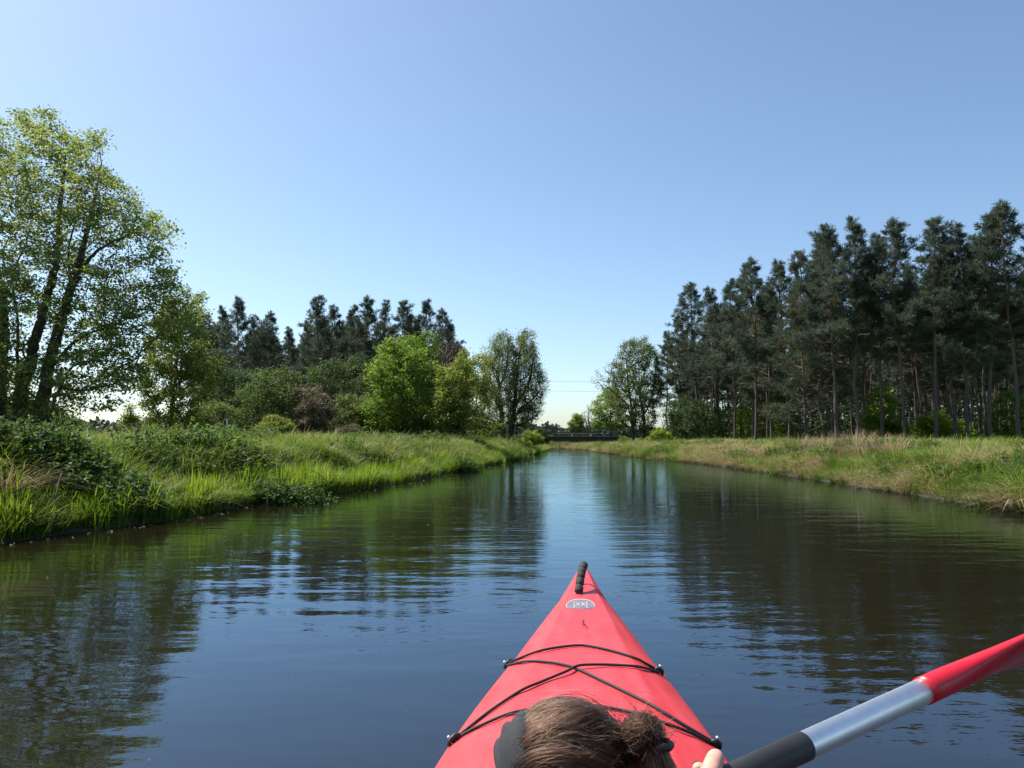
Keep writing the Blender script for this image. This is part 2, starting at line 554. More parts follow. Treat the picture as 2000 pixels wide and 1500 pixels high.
def scatter(name, coll, nvar, pts, rot, scl, tint, label):
    n = len(pts)
    me = bpy.data.meshes.new(name)
    me.vertices.add(n); me.vertices.foreach_set('co', np.asarray(pts, np.float32).ravel())
    for an, ty, key, dat in (('rot', 'FLOAT_VECTOR', 'vector', rot), ('scl', 'FLOAT', 'value', scl), ('tint', 'FLOAT', 'value', tint)):
        a = me.attributes.new(an, ty, 'POINT'); a.data.foreach_set(key, np.asarray(dat, np.float32).ravel())
    a = me.attributes.new('pick', 'INT', 'POINT'); a.data.foreach_set('value', rng.integers(0, nvar, n).astype(np.int32))
    o = link(name, me)
    ng = bpy.data.node_groups.new(name, 'GeometryNodeTree')
    ng.interface.new_socket('Geometry', in_out='INPUT', socket_type='NodeSocketGeometry')
    ng.interface.new_socket('Geometry', in_out='OUTPUT', socket_type='NodeSocketGeometry')
    gi, go = ng.nodes.new('NodeGroupInput'), ng.nodes.new('NodeGroupOutput')
    ci = ng.nodes.new('GeometryNodeCollectionInfo')
    ci.inputs['Collection'].default_value = coll
    ci.inputs['Separate Children'].default_value = True
    ci.inputs['Reset Children'].default_value = True
    ip = ng.nodes.new('GeometryNodeInstanceOnPoints')
    ip.inputs['Pick Instance'].default_value = True

    def na(nm, ty):
        q = ng.nodes.new('GeometryNodeInputNamedAttribute'); q.data_type = ty
        q.inputs['Name'].default_value = nm
        return q.outputs['Attribute']
    L = ng.links.new
    L(gi.outputs[0], ip.inputs['Points']); L(ci.outputs[0], ip.inputs['Instance'])
    L(na('pick', 'INT'), ip.inputs['Instance Index'])
    L(na('rot', 'FLOAT_VECTOR'), ip.inputs['Rotation'])
    L(na('scl', 'FLOAT'), ip.inputs['Scale'])
    L(ip.outputs[0], go.inputs[0])
    md = o.modifiers.new('scatter', 'NODES'); md.node_group = ng
    return tag(o, label, kind='stuff')


def bank_points(side, n, dmin, dmax, ymin=5.0, ymax=112.0, dpow=1.0):
    """points beside one bank line, denser near the camera"""
    poly = LEFT if side < 0 else RIGHT
    seg = np.linalg.norm(np.diff(poly, axis=0), axis=1); cum = np.concatenate([[0], np.cumsum(seg)])
    ss = np.linspace(0, cum[-1], 4000)
    bx, by = np.interp(ss, cum, poly[:, 0]), np.interp(ss, cum, poly[:, 1])
    dist = np.hypot(bx, by)
    w = np.where((by > ymin) & (by < ymax), 1.0 / (dist + 3) ** 1.0, 0)
    k = rng.choice(len(ss), n, p=w / w.sum())
    tx = np.gradient(bx)[k]; ty = np.gradient(by)[k]
    ln = np.hypot(tx, ty); nx, ny = -ty / ln, tx / ln      # left-hand normal
    s = 1 if side < 0 else -1
    d = dmin + (dmax - dmin) * rng.uniform(size=n) ** dpow
    jit = rng.normal(size=n) * .25
    x = bx[k] + s * nx * d + tx / ln * jit; y = by[k] + s * ny * d + ty / ln * jit
    P = np.stack([x, y], 1)
    keep = ~inside(P)
    # keep the bridge road clear
    keep &= ~((np.abs(P[:, 1] - 104.5) < 1.8) & (P[:, 0] > 12))
    P = P[keep]
    return P, d[keep], np.column_stack([P, terrain(P)])


def rots(n, tilt=.12):
    return np.column_stack([rng.normal(size=n) * tilt, rng.normal(size=n) * tilt, rng.uniform(0, 6.283, n)])


def put(name, coll, nv, P3, d, base, tint, label, grow=150.0, tilt=.12):
    n = len(P3)
    dist = np.hypot(P3[:, 0], P3[:, 1])
    lump = vnoise(P3[:, 0] * 1.3, P3[:, 1] * 1.3, 17) * .9 + vnoise(P3[:, 0] * 3.1, P3[:, 1] * 3.1, 18) * .5
    sc = base * rng.uniform(.65, 1.3, n) * (.45 + .8 * lump) * (1 + dist / grow)
    tint = tint + (lump - .7) * .25
    return scatter(name, coll, nv, P3, rots(n, tilt), sc, np.clip(tint, 0, 1), label)


grass_c = proto_collection('grass', [blade_tuft(17, .36, .018, .12, .6, .45).mesh('grass_tuft', M['g_green']) for _ in range(4)] +
                           [blade_tuft(14, .46, .016, .10, .9, .4).mesh('grass_tall_tuft', M['g_green']) for _ in range(2)])
mixed_c = proto_collection('mixed_grass', [blade_tuft(16, .40, .016, .12, .9, .5).mesh('mixed_tuft', M['g_mix']) for _ in range(4)])
reed_c = proto_collection('reed', [blade_tuft(9, .50, .022, .08, .16, .28).mesh('reed_tuft', M['g_reed']) for _ in range(5)])
dry_c = proto_collection('dry_grass', [blade_tuft(18, .48, .015, .11, 1.35, .6).mesh('dry_tuft', M['g_dry']) for _ in range(4)])
herb_c = proto_collection('herb', [herb(9, .36, .16, .055).mesh('herb_clump', M['g_herb']) for _ in range(5)])

# left bank
P, d, P3 = bank_points(-1, 34000, .12, 13, dpow=1.5)
pt = vnoise(P[:, 0] * .45, P[:, 1] * .45, 21)
put('left_bank_grass', grass_c, 6, P3, d, .82, .35 + .5 * (pt - .4) + rng.normal(size=len(P)) * .26 + np.clip(d - 2, 0, 3) * .06,
    'lush green grass covering the left river bank')
P, d, P3 = bank_points(-1, 5200, .7, 6)
sel = vnoise(P[:, 0] * .55, P[:, 1] * .55, 33) > .70
P, d, P3 = P[sel], d[sel], P3[sel]
put('left_bank_herbs', herb_c, 5, P3, d, .85, .45 + rng.normal(size=len(P)) * .2, 'dark leafy herbs growing among the left bank grass')
P, d, P3 = bank_points(-1, 4200, -.12, .8, ymax=70)
P3[:, 2] -= .03
sel = vnoise(P[:, 0] * .8, P[:, 1] * .8, 35) > .25
put('left_bank_reeds', reed_c, 5, P3[sel], d[sel], .78, .5 + rng.normal(size=sel.sum()) * .22, 'bright sword-leaved reeds along the left waterline', tilt=.1)
P, d, P3 = bank_points(-1, 2600, .3, 5)
sel = vnoise(P[:, 0] * .5, P[:, 1] * .5, 41) > .66
put('left_bank_straw', dry_c, 4, P3[sel], d[sel], .75, .4 + rng.normal(size=sel.sum()) * .2, 'scattered patches of dead straw on the left bank')

P, d, P3 = bank_points(-1, 9000, .3, 10, dpow=1.3)
sel = (vnoise(P[:, 0] * .8, P[:, 1] * .8, 45) + rng.normal(size=len(P)) * .12) > .55
put('left_bank_mixed_grass', mixed_c, 4, P3[sel], d[sel], .9, .42 + rng.normal(size=sel.sum()) * .25, 'yellowing rough grass mixed into the left bank green', tilt=.25)
# right bank
P, d, P3 = bank_points(1, 26000, .02, 16, ymin=8, dpow=1.4)
pt = vnoise(P[:, 0] * .5, P[:, 1] * .5, 51)
sel = (pt + rng.normal(size=len(P)) * .12) > .40
put('right_bank_grass', grass_c, 6, P3[sel], d[sel], .82, .5 + rng.normal(size=sel.sum()) * .28, 'green grass covering the right river bank')
sel = ~sel
put('right_bank_mixed_grass', mixed_c, 4, P3[sel], d[sel], .78, .5 + rng.normal(size=sel.sum()) * .22, 'yellowing mixed grass among the green of the right bank')
P, d, P3 = bank_points(1, 13000, -.02, 7, ymin=8, dpow=1.3)
sel = (vnoise(P[:, 0] * .6, P[:, 1] * .35, 57) + rng.normal(size=len(P)) * .12) > .41
put('right_bank_straw', dry_c, 4, P3[sel], d[sel], .66, .5 + rng.normal(size=sel.sum()) * .22, 'tan dead grass hanging over the right river bank')
P, d, P3 = bank_points(1, 2600, .2, 4, ymin=8)
sel = vnoise(P[:, 0] * .5, P[:, 1] * .5, 63) > .72
put('right_bank_herbs', herb_c, 5, P3[sel], d[sel], .7, .55 + rng.normal(size=sel.sum()) * .2, 'leafy green herbs in patches on the right bank')
# far meadow behind the banks
n = 9000
mx_ = rng.uniform(-45, 48, n); my_ = rng.uniform(14, 130, n)
P = np.stack([mx_, my_], 1)
dd = np.minimum(pdist(LEFT, P), pdist(RIGHT, P))
sel = (~inside(P)) & (dd > 9) & ~((np.abs(my_ - 104.5) < 2.2) & (mx_ > 12))
P = P[sel]
put('meadow_grass', grass_c, 6, np.column_stack([P, terrain(P)]), None, .95, .5 + rng.normal(size=len(P)) * .2, 'longer meadow grass at the foot of the trees', grow=110)

# drifting plant bits along the left waterline
mb = MB()
P, d, P3 = bank_points(-1, 1400, -.05, .02, ymax=45)
off = rng.uniform(.02, .5, len(P)) ** 1.5
q = np.column_stack([P[:, 0] + off, P[:, 1] - off * .3, np.full(len(P), .004)])
fy = rng.uniform(2.5, 40, 260); fx = rng.uniform(-6, 9, 260)
q = np.vstack([q, np.column_stack([fx, fy, np.full(260, .003)])])
q = q[inside(q[:, :2])]
nq = len(q)
ang = rng.uniform(0, 6.28, nq); ln_ = np.where(np.arange(nq) > nq - 200, rng.uniform(.004, .012, nq), rng.uniform(.008, .034, nq)); wd = ln_ * .35
dx = np.stack([np.cos(ang), np.sin(ang), np.zeros(nq)], 1); dy = np.stack([-np.sin(ang), np.cos(ang), np.zeros(nq)], 1)
v = np.stack([q - dx * ln_[:, None], q - dy * wd[:, None], q + dx * ln_[:, None], q + dy * wd[:, None]], 1)
v[:, 1::2, 2] += .006
mb.add(v.reshape(-1, 3), np.arange(nq * 4).reshape(nq, 4), np.repeat(rng.uniform(0, 1, nq), 4))
tag(link('floating_plant_bits', mb.mesh('floating_plant_bits', M['dry_thing'])), 'pale plant bits drifting on the river and along its left waterline', kind='stuff')


# ------------------------------------------------------------------ broad-leaved trees and shrubs
def in_poly(poly, x, y):
    r = np.zeros(len(x), bool)
    n = len(poly)
    for i in range(n):
        (x1, y1), (x2, y2) = poly[i], poly[(i + 1) % n]
        c = ((y1 > y) != (y2 > y)) & (x < (x2 - x1) * (y - y1) / (y2 - y1 + 1e-12) + x1)
        r ^= c
    return r


STEMF, STEMU = [], []


def grow(stems, pts, bf=0.35):
    """joins crown points to the stems so that every one hangs on the nearest limb"""
    nodes, parent, path = [], [], []
    STEMF.clear(); STEMU.clear()
    for st in stems:
        joined = False
        st = np.asarray(st, float)
        prev = -1
        if nodes and st.shape[0] > 1:
            dd = np.linalg.norm(np.array(nodes) - st[0], axis=1)
            j = int(dd.argmin())
            if dd[j] < 0.4: prev = j; st = st[1:]; joined = True
        for i_, p in enumerate(st):
            STEMU.append(i_ / max(1, len(st) - 1))
            path.append(0 if prev < 0 else path[prev] + float(np.linalg.norm(p - nodes[prev])))
            nodes.append(p); parent.append(prev); prev = len(nodes) - 1; STEMF.append(.28 if joined else 1.0)
    ns = len(nodes)
    N0 = np.array(nodes); pl0 = np.array(path)
    n = len(pts)
    D = np.linalg.norm(pts[:, None] - N0[None], axis=2) + bf * pl0[None]
    best = D.argmin(1); cost = D[np.arange(n), best]
    done = np.zeros(n, bool)
    allp = np.vstack([N0, pts]); par = np.array(parent + [0] * n); pth = np.concatenate([pl0, np.zeros(n)])
    order = []
    for _ in range(n):
        c = np.where(done, 1e9, cost)
        i = int(c.argmin()); done[i] = True
        k = ns + i
        par[k] = best[i]
        pth[k] = pth[best[i]] + np.linalg.norm(allp[k] - allp[best[i]])
        order.append(k)
        nd_ = np.linalg.norm(pts - pts[i], axis=1) + bf * pth[k]
        upd = (nd_ < cost) & ~done
        cost[upd] = nd_[upd]; best[upd] = k
    cnt = np.ones(ns + n)
    for k in order[::-1]: cnt[par[k]] += cnt[k]
    for k in range(ns - 1, -1, -1):
        if par[k] >= 0: cnt[par[k]] += cnt[k]
    return allp, par, cnt, ns


def limbs(mb, P, par, cnt, ns, r0, expo, sag=0.0, sr=None, jit=.03, rmax=9, slen=None):
    n = len(P)
    kids = [[] for _ in range(n)]
    roots = []
    for k in range(n):
        (kids[par[k]] if par[k] >= 0 else roots).append(k)
    rad = np.minimum(r0 * cnt ** expo, rmax)
    if sr is not None:
        rad[:ns] = np.maximum(np.minimum(rad[:ns], .16) * (.5 + .5 * np.array(STEMF)), (sr[0] * (1 - np.array(STEMU)) ** 1.05 + sr[1]) * np.array(STEMF))
    todo = [(r, -1) for r in roots]
    while todo:
        k, frm = todo.pop()
        ch = [frm, k] if frm >= 0 else [k]
        while kids[k]:
            ks = sorted(kids[k], key=lambda q: -cnt[q])
            for q in ks[1:]: todo.append((q, k))
            k = ks[0]; ch.append(k)
        if len(ch) < 2: continue
        pp = P[ch].copy(); rr = rad[ch].copy()
        if frm >= 0: rr[0] = min(rr[0], rr[1] * 1.15)
        sm = smooth_path(pp, 3 if len(pp) < 4 else 4)
        rs = np.interp(np.linspace(0, len(rr) - 1, len(sm)), np.arange(len(rr)), rr)
        sm[1:-1] += rng.normal(size=(len(sm) - 2, 3)) * np.minimum(jit, np.maximum(rs[1:-1, None] * .25, .008))
        mb.tube(sm, rs, 7 if rr.max() > .08 else (4 if rr.max() > .02 else 3), False)


def build_plant(name, label, cat, poly, dist, stems, depth, npts, lpn, leaf, mat, bark='bark', r0=.006, expo=.47,
                spread=.32, bf=.35, group=None, flat=.6, tint=.5, parts=('trunk', 'crown'), clump=.68, droop=None, aspect=.6, base=None, cl=.5, sr=None):
    """one tree or shrub: outline (photo pixels) at its own distance, with real depth, limbs and leaves"""
    spread *= .62; lpn = int(lpn * .72); leaf *= 1.12
    poly = np.array(poly, float)
    x0, y0 = poly.min(0); x1, y1 = poly.max(0)
    out = []
    # clumpy density so that gaps stay open
    while len(out) < npts:
        q = rng.uniform((x0 - 300.0 / dist, y0 - 300.0 / dist), (x1 + 300.0 / dist, y1), (npts * 3, 2))
        am = 520.0 / dist
        jx = (vnoise(q[:, 0] * .75 / am * .8, q[:, 1] * .75 / am * .8, 131) - .5) * 2.0 * am + (vnoise(q[:, 0] / am * 2, q[:, 1] / am * 2, 133) - .5) * am
        jy = (vnoise(q[:, 0] * .75 / am * .8, q[:, 1] * .75 / am * .8, 137) - .5) * 2.0 * am + (vnoise(q[:, 0] / am * 2, q[:, 1] / am * 2, 139) - .5) * am
        q = q[in_poly(poly, q[:, 0] + jx, q[:, 1] + jy)]
        s = 55.0 / dist * 1510 / 1510 * cl
        dz = rng.uniform(-1, 1, len(q))
        d = vnoise(q[:, 0] * .022 / s + dz * 2.0, q[:, 1] * .03 / s + dz * 3.1, 71 + len(label))
        keep = d > rng.uniform(0, clump * 1.1, len(q))
        for a, b in zip(q[keep], dz[keep]): out.append((a[0], a[1], b))
    out = np.array(out[:npts])
    # depth follows the width of the outline at that height
    pts = []
    for px, py, w in out:
        row = poly[np.abs(poly[:, 1] - py).argsort()[:4], 0]
        fy = (py - y0) / (y1 - y0)
        prof = math.sqrt(max(.05, 1 - (2 * min(1, max(0, fy * .85 + .05)) - 1) ** 2))
        fx = abs((px - (x0 + x1) / 2) / ((x1 - x0) / 2))
        prof *= math.sqrt(max(.08, 1 - fx * fx))
        pts.append(at_y(px, py, dist + depth * prof * w))
    pts = np.array(pts)
    S = []
    for st in stems:
        st = np.array([(q[0], q[1], q[2] if len(q) > 2 else 0.0) for q in st], float)
        off = st[:, 2]
        w3 = np.array([at_y(a, b, dist + o) for a, b, o in zip(st[:, 0], st[:, 1], off)])
        S.append(w3)
    S[0][0][2] = min(S[0][0][2], gz(S[0][0][0], S[0][0][1])) - .1
    for st in S[1:]:
        if np.linalg.norm(st[0][:2] - S[0][0][:2]) < 2.5 and st[0][2] < S[0][0][2] + 1.6 and np.min(np.linalg.norm(S[0] - st[0], axis=1)) > .4:
            st[0][2] = gz(st[0][0], st[0][1]) - .1
    S = [smooth_path(s, 4) if len(s) > 2 else s for s in S]
    origin = np.array((S[0][0][0], S[0][0][1], gz(S[0][0][0], S[0][0][1])))
    allp, par, cnt, ns = grow(S, pts, bf)
    mbt = MB()
    zz_ = allp[:ns, 2] - origin[2]
    limbs(mbt, allp - origin, par, cnt, ns, r0, expo, sr=sr, slen=np.clip(zz_ / max(zz_.max(), .1), 0, 1))
    t = empty(name, origin, label, cat, group)
    link(parts[0], mbt.mesh(parts[0], M[bark], True), None, t)
    if lpn > 0:
        mbc = MB()
        tips = allp[ns:]
        k = np.repeat(np.arange(len(tips)), lpn)
        off = rng.normal(size=(len(k), 3)) * spread * np.array((1, 1, flat))
        pp = tips[k] + off
        # some leaves along the limb that carries the tip
        pr = allp[par[ns + k]]
        f = rng.uniform(0, .7, len(k))[:, None] * (rng.uniform(size=len(k)) < .5)[:, None]
        pp = pp * (1 - f) + (pr + off * .7) * f
        ct = np.clip(rng.normal(tint, .19, len(tips)), 0, 1)[k] + rng.normal(size=len(k)) * .12
        pp[:, 2] = np.maximum(pp[:, 2], origin[2] + .03)
        leaf_quads(mbc, pp - origin, leaf, ct, rng, up=.55, aspect=aspect, droop=droop)
        link(parts[1], mbc.mesh(parts[1], M[mat]), None, t)
    return t


SH = ('stems', 'foliage')
# the big spreading tree on the left bank
build_plant('linden_tree', 'huge spreading many-stemmed tree with dark leaning trunks at the left edge', 'tree',
            [(-330, 470), (-240, 300), (-120, 245), (-60, 232), (-15, 222), (20, 240), (58, 214), (100, 228), (122, 268), (150, 256), (192, 258), (214, 290), (206, 322), (238, 330), (262, 372), (286, 378),
             (312, 408), (300, 430), (334, 424), (356, 450), (338, 474), (316, 500), (346, 520), (352, 545), (340, 560), (374, 566), (394, 605), (402, 640), (372, 668), (310, 676), (280, 690), (298, 716), (262, 735), (244, 775), (190, 806), (90, 822), (-60, 818), (-330, 800)],
            28,
            [[(35, 832), (42, 770, -.2), (60, 700, -.4), (90, 590, -.6), (113, 490, -.6), (118, 400, -.3), (126, 330), (130, 285)],
             [(72, 832, -.5), (88, 750, -.8), (112, 650, -1.2), (146, 545, -1.4), (166, 470, -1.4), (182, 400, -1.2), (198, 320, -.9)],
             [(146, 545, -1.4), (190, 490, -1.7), (245, 462, -1.6), (305, 440, -1.3)],
             [(112, 650, -1.2), (138, 570, -.4), (134, 490, .5), (158, 400, .8), (190, 320, 1)],
             [(5, 832, .3), (0, 760, .6), (8, 660, 1), (2, 560, 1.3), (-30, 450, 1.6), (-60, 350, 1.5), (-80, 290, 1.2)],
             [(36, 800, .2), (34, 700, .9), (34, 620, 1.4), (25, 540, 1.7), (52, 470, 1.8), (62, 400, 2), (48, 320, 2)],
             [(-20, 832, -.4), (-50, 740, -.8), (-100, 620, -1.2), (-150, 500, -1.3), (-190, 400, -1.2)],
             [(96, 720, -1), (150, 665, -1.8), (215, 640, -2.2), (290, 655, -2.4)],
             [(82, 790, -.7), (130, 730, -1.6), (190, 705, -2.3), (250, 712, -2.6)]],
            4.6, 2300, 70, .11, 'lf_big', sr=(.235, .02), r0=.0052, expo=.41, spread=.30, flat=.42, clump=.8, bf=.30, cl=.32)

build_plant('tree', 'yellow-green leafy tree just right of the huge tree', 'tree',
            [(325, 575), (365, 560), (398, 592), (394, 650), (412, 700), (440, 732), (420, 760), (390, 790), (384, 838), (285, 838), (268, 790), (275, 740), (290, 700), (292, 640)],
            36, [[(335, 850), (336, 790), (345, 720), (350, 640), (358, 590)], [(336, 790, -.3), (370, 750, -.6), (405, 730, -.8)]],
            2.2, 420, 79, .11, 'lf_olive', tint=.5, spread=.28, clump=.6)

build_plant('shrub', 'low leafy shrub behind the trunks of the huge tree', 'shrub',
            [(-40, 834), (-20, 796), (30, 780), (90, 790), (140, 800), (176, 834)], 36, [[(60, 846), (60, 825), (60, 800)]], 1.8, 200, 70, .11, 'lf_shrub', spread=.3, parts=SH, tint=.5)
build_plant('shrub', 'thin sapling shrub in the gap between the huge tree and the yellow-green tree', 'shrub',
            [(236, 834), (246, 810), (252, 786), (260, 790), (262, 812), (272, 834)], 38, [[(254, 846), (254, 830), (255, 800)]], .4, 46, 46, .09, 'lf_olive', spread=.2, parts=SH, tint=.5)
rowgrp = 'shrubs along the back of the left meadow'
build_plant('shrub', 'pale green shrub left of the large dark shrub on the left meadow', 'shrub',
            [(368, 856), (372, 815), (398, 790), (428, 776), (452, 800), (462, 856)], 40, [[(415, 862), (413, 835), (415, 800)]], 1.5, 150, 76, .10, 'lf_shrub', spread=.25, parts=SH, group=rowgrp, tint=.6)
build_plant('shrub', 'large dark green domed shrub in the middle of the left meadow edge', 'shrub',
            [(432, 852), (430, 800), (460, 758), (500, 732), (545, 722), (585, 740), (604, 775), (604, 855)], 44, [[(515, 862), (515, 820), (512, 770)], [(512, 850), (550, 800), (570, 765)], [(512, 850), (470, 800), (455, 775)]],
            2.6, 380, 79, .11, 'lf_shrub', spread=.30, parts=SH, group=rowgrp, tint=.36)
build_plant('lilac_shrub', 'shrub with pinkish brown blossom beside the large dark shrub', 'shrub',
            [(574, 850), (576, 790), (600, 762), (632, 758), (652, 788), (646, 850)], 42, [[(612, 862), (612, 820), (612, 780)]], 1.5, 170, 79, .10, 'lf_lilac', spread=.24, parts=SH, group=rowgrp, tint=.5)
build_plant('shrub', 'mid green shrub right of the pinkish blossoming shrub', 'shrub',
            [(640, 855), (642, 808), (664, 780), (700, 772), (724, 800), (728, 855)], 43, [[(682, 862), (684, 820), (684, 790)]], 1.5, 170, 79, .10, 'lf_shrub', spread=.26, parts=SH, group=rowgrp, tint=.62)
build_plant('shrub', 'low bright shrub in front of the large dark shrub', 'shrub',
            [(488, 850), (498, 828), (535, 816), (566, 830), (574, 850)], 38, [[(530, 860), (530, 845), (530, 828)]], .9, 90, 76, .08, 'lf_olive', spread=.18, parts=SH, group=rowgrp, tint=.55)
build_plant('shrub', 'low brownish twiggy shrub below the mid green shrub', 'shrub',
            [(656, 860), (664, 836), (690, 824), (714, 838), (722, 860)], 38, [[(690, 864), (690, 850), (690, 832)]], .8, 90, 68, .07, 'lf_lilac', spread=.17, parts=SH, group=rowgrp, tint=.3)
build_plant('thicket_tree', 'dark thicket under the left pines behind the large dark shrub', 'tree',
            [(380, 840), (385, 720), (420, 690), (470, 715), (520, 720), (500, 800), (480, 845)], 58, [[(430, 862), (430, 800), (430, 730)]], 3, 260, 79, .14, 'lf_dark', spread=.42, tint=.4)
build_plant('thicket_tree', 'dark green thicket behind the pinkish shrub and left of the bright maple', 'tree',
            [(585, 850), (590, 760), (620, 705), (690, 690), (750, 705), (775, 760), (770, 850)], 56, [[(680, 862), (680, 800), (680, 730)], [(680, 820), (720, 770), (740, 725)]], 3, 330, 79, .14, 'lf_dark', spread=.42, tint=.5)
build_plant('maple_tree', 'bright green leafy maple on the left bank before the twin trees', 'tree',
            [(712, 850), (708, 800), (730, 760), (728, 720), (742, 690), (765, 668), (795, 662), (832, 690), (846, 740), (856, 790), (866, 852)],
            42, [[(788, 866), (786, 820), (786, 760), (788, 700)], [(786, 820), (750, 775), (740, 720)], [(786, 820), (820, 770), (828, 715)]], 2.4, 480, 79, .12, 'lf_bright', spread=.29, tint=.5, clump=.55)
build_plant('tree', 'darker round green crown rising behind the bright maple', 'tree',
            [(768, 730), (778, 680), (800, 655), (832, 646), (856, 664), (866, 710), (850, 770)], 50, [[(822, 862), (822, 780), (822, 690)]], 1.9, 210, 79, .12, 'lf_bright', spread=.30, tint=.3)
build_plant('leaning_maple_tree', 'small yellow-green maple with a leaning dark trunk by the water', 'tree',
            [(844, 835), (846, 755), (864, 715), (888, 690), (908, 688), (918, 730), (916, 780), (932, 842), (890, 850)],
            40, [[(866, 872), (876, 820), (886, 770), (896, 725), (905, 698)], [(880, 800), (862, 760), (866, 730)]], 1.7, 270, 76, .11, 'lf_olive', spread=.25, tint=.55, clump=.6, r0=.007)
build_plant('tree', 'pale yellowish tree between the leaning maple and the twin trees', 'tree',
            [(902, 840), (904, 750), (918, 702), (940, 682), (960, 700), (964, 770), (950, 840)], 54, [[(928, 862), (930, 800), (932, 730)]], 1.8, 210, 76, .12, 'lf_olive', spread=.3, tint=.72, clump=.6)
build_plant('bare_tree', 'reddish brown leafless tree behind the maples', 'tree',
            [(822, 740), (836, 668), (860, 648), (888, 668), (906, 690), (904, 750)], 60, [[(866, 862), (866, 780), (866, 700)]], 2.2, 900, 0, .1, None, bark='twig_brown', r0=.011, expo=.36)
tw = 'twin trees by the water'
build_plant('willow_tree', 'left of the twin slender trees standing by the water', 'tree',
            [(938, 815), (942, 730), (950, 682), (966, 656), (985, 645), (1000, 668), (1006, 740), (1000, 830), (950, 838)],
            62, [[(984, 866), (979, 800), (974, 730), (978, 660)], [(978, 790), (958, 740), (960, 690)], [(976, 760), (990, 710), (992, 668)]], 2.6, 620, 58, .12, 'lf_willow', bark='bark', spread=.30, tint=.45, clump=.6, r0=.0095, group=tw, flat=1.1, droop=np.array((0, 0, -.6)), aspect=.4)
build_plant('willow_tree', 'right of the twin slender trees standing by the water', 'tree',
            [(994, 830), (998, 690), (1010, 652), (1030, 642), (1046, 662), (1056, 712), (1068, 735), (1062, 782), (1046, 812), (1028, 838)],
            62, [[(994, 866), (1004, 800), (1010, 730), (1020, 660)], [(1004, 800), (1032, 750), (1042, 700)], [(1004, 810), (1040, 780), (1056, 760)]], 2.6, 700, 58, .12, 'lf_willow', bark='bark', spread=.30, tint=.4, clump=.6, r0=.0095, group=tw, flat=1.1, droop=np.array((0, 0, -.6)), aspect=.4)
build_plant('round_shrub', 'dense rounded bright green bush left of the twin trees', 'shrub',
            [(932, 858), (934, 840), (945, 830), (960, 828), (975, 834), (981, 858)], 58, [[(956, 864), (956, 852), (956, 838)]], 1.0, 110, 60, .09, 'lf_bright', spread=.16, parts=SH, tint=.62)
build_plant('round_shrub', 'bright green sloping bush right of the twin trees near the bridge', 'shrub',
            [(1024, 866), (1026, 846), (1038, 838), (1048, 842), (1058, 855), (1062, 868)], 66, [[(1042, 872), (1042, 858), (1042, 846)]], .9, 110, 60, .09, 'lf_bright', spread=.16, parts=SH, tint=.7)
build_plant('dark_shrub', 'dark evergreen bush at the left end of the bridge', 'shrub',
            [(1042, 866), (1044, 842), (1056, 836), (1068, 842), (1074, 868)], 88, [[(1058, 870), (1058, 858), (1058, 846)]], 1.2, 110, 46, .12, 'lf_dark', spread=.2, parts=SH, tint=.3)
# right of the bridge
build_plant('alder_tree', 'dark tree with two trunks at the right end of the bridge', 'tree',
            [(1188, 790), (1196, 715), (1212, 676), (1242, 660), (1272, 668), (1292, 698), (1296, 770), (1284, 830), (1240, 838), (1205, 825)],
            80, [[(1238, 864), (1233, 800), (1226, 740), (1222, 690)], [(1258, 864, -.5), (1257, 810, -.5), (1250, 770, -.6), (1264, 700, -.8)], [(1257, 815, -.5), (1275, 770, -.8), (1280, 720, -1)]], 3.4, 560, 68, .15, 'lf_willow', spread=.38, tint=.2, clump=.6, r0=.012)
build_plant('bare_tree', 'leafless branching tree leaning left over the bridge end', 'tree',
            [(1150, 748), (1168, 722), (1195, 698), (1218, 700), (1222, 760), (1195, 772), (1165, 762)], 78, [[(1240, 864, .5), (1228, 800, .4), (1205, 772, .2), (1180, 752, 0)]], 2.4, 330, 0, .1, None, bark='bark', r0=.008, expo=.42)
build_plant('tree', 'yellow-green leafy tree behind the right end of the bridge', 'tree',
            [(1162, 838), (1158, 800), (1168, 772), (1192, 752), (1214, 765), (1226, 840)], 112, [[(1192, 862), (1192, 825), (1192, 785)]], 3.0, 260, 76, .19, 'lf_bright', spread=.45, tint=.5)
build_plant('bare_tree', 'thin leafless grey trees seen far beyond the bridge', 'tree',
            [(1134, 842), (1138, 804), (1152, 790), (1162, 800), (1164, 842)], 150, [[(1150, 860), (1150, 835), (1150, 800)]], 2.2, 420, 0, .1, None, bark='twig_pale', r0=.018, expo=.36)
build_plant('tree', 'pale green round tree seen far beyond the bridge', 'tree',
            [(1110, 846), (1114, 822), (1126, 808), (1138, 816), (1142, 846)], 150, [[(1126, 860), (1126, 840), (1126, 818)]], 2.0, 150, 64, .22, 'lf_olive', spread=.4, tint=.4)
build_plant('round_shrub', 'bright yellow-green bush at the foot of the right pines near the bridge', 'shrub',
            [(1262, 868), (1266, 846), (1285, 836), (1304, 846), (1312, 868)], 68, [[(1286, 872), (1286, 858), (1286, 844)]], 1.0, 120, 50, .11, 'lf_under', spread=.18, parts=SH, tint=.45)
build_plant('round_shrub', 'small green bush on the slope at the right bridge end', 'shrub',
            [(1204, 870), (1208, 856), (1220, 850), (1230, 858), (1232, 870)], 74, [[(1218, 872), (1218, 864), (1218, 856)]], .7, 60, 46, .10, 'lf_bright', spread=.14, parts=SH, tint=.5)
un = 'sunlit undergrowth inside the right pine wood'
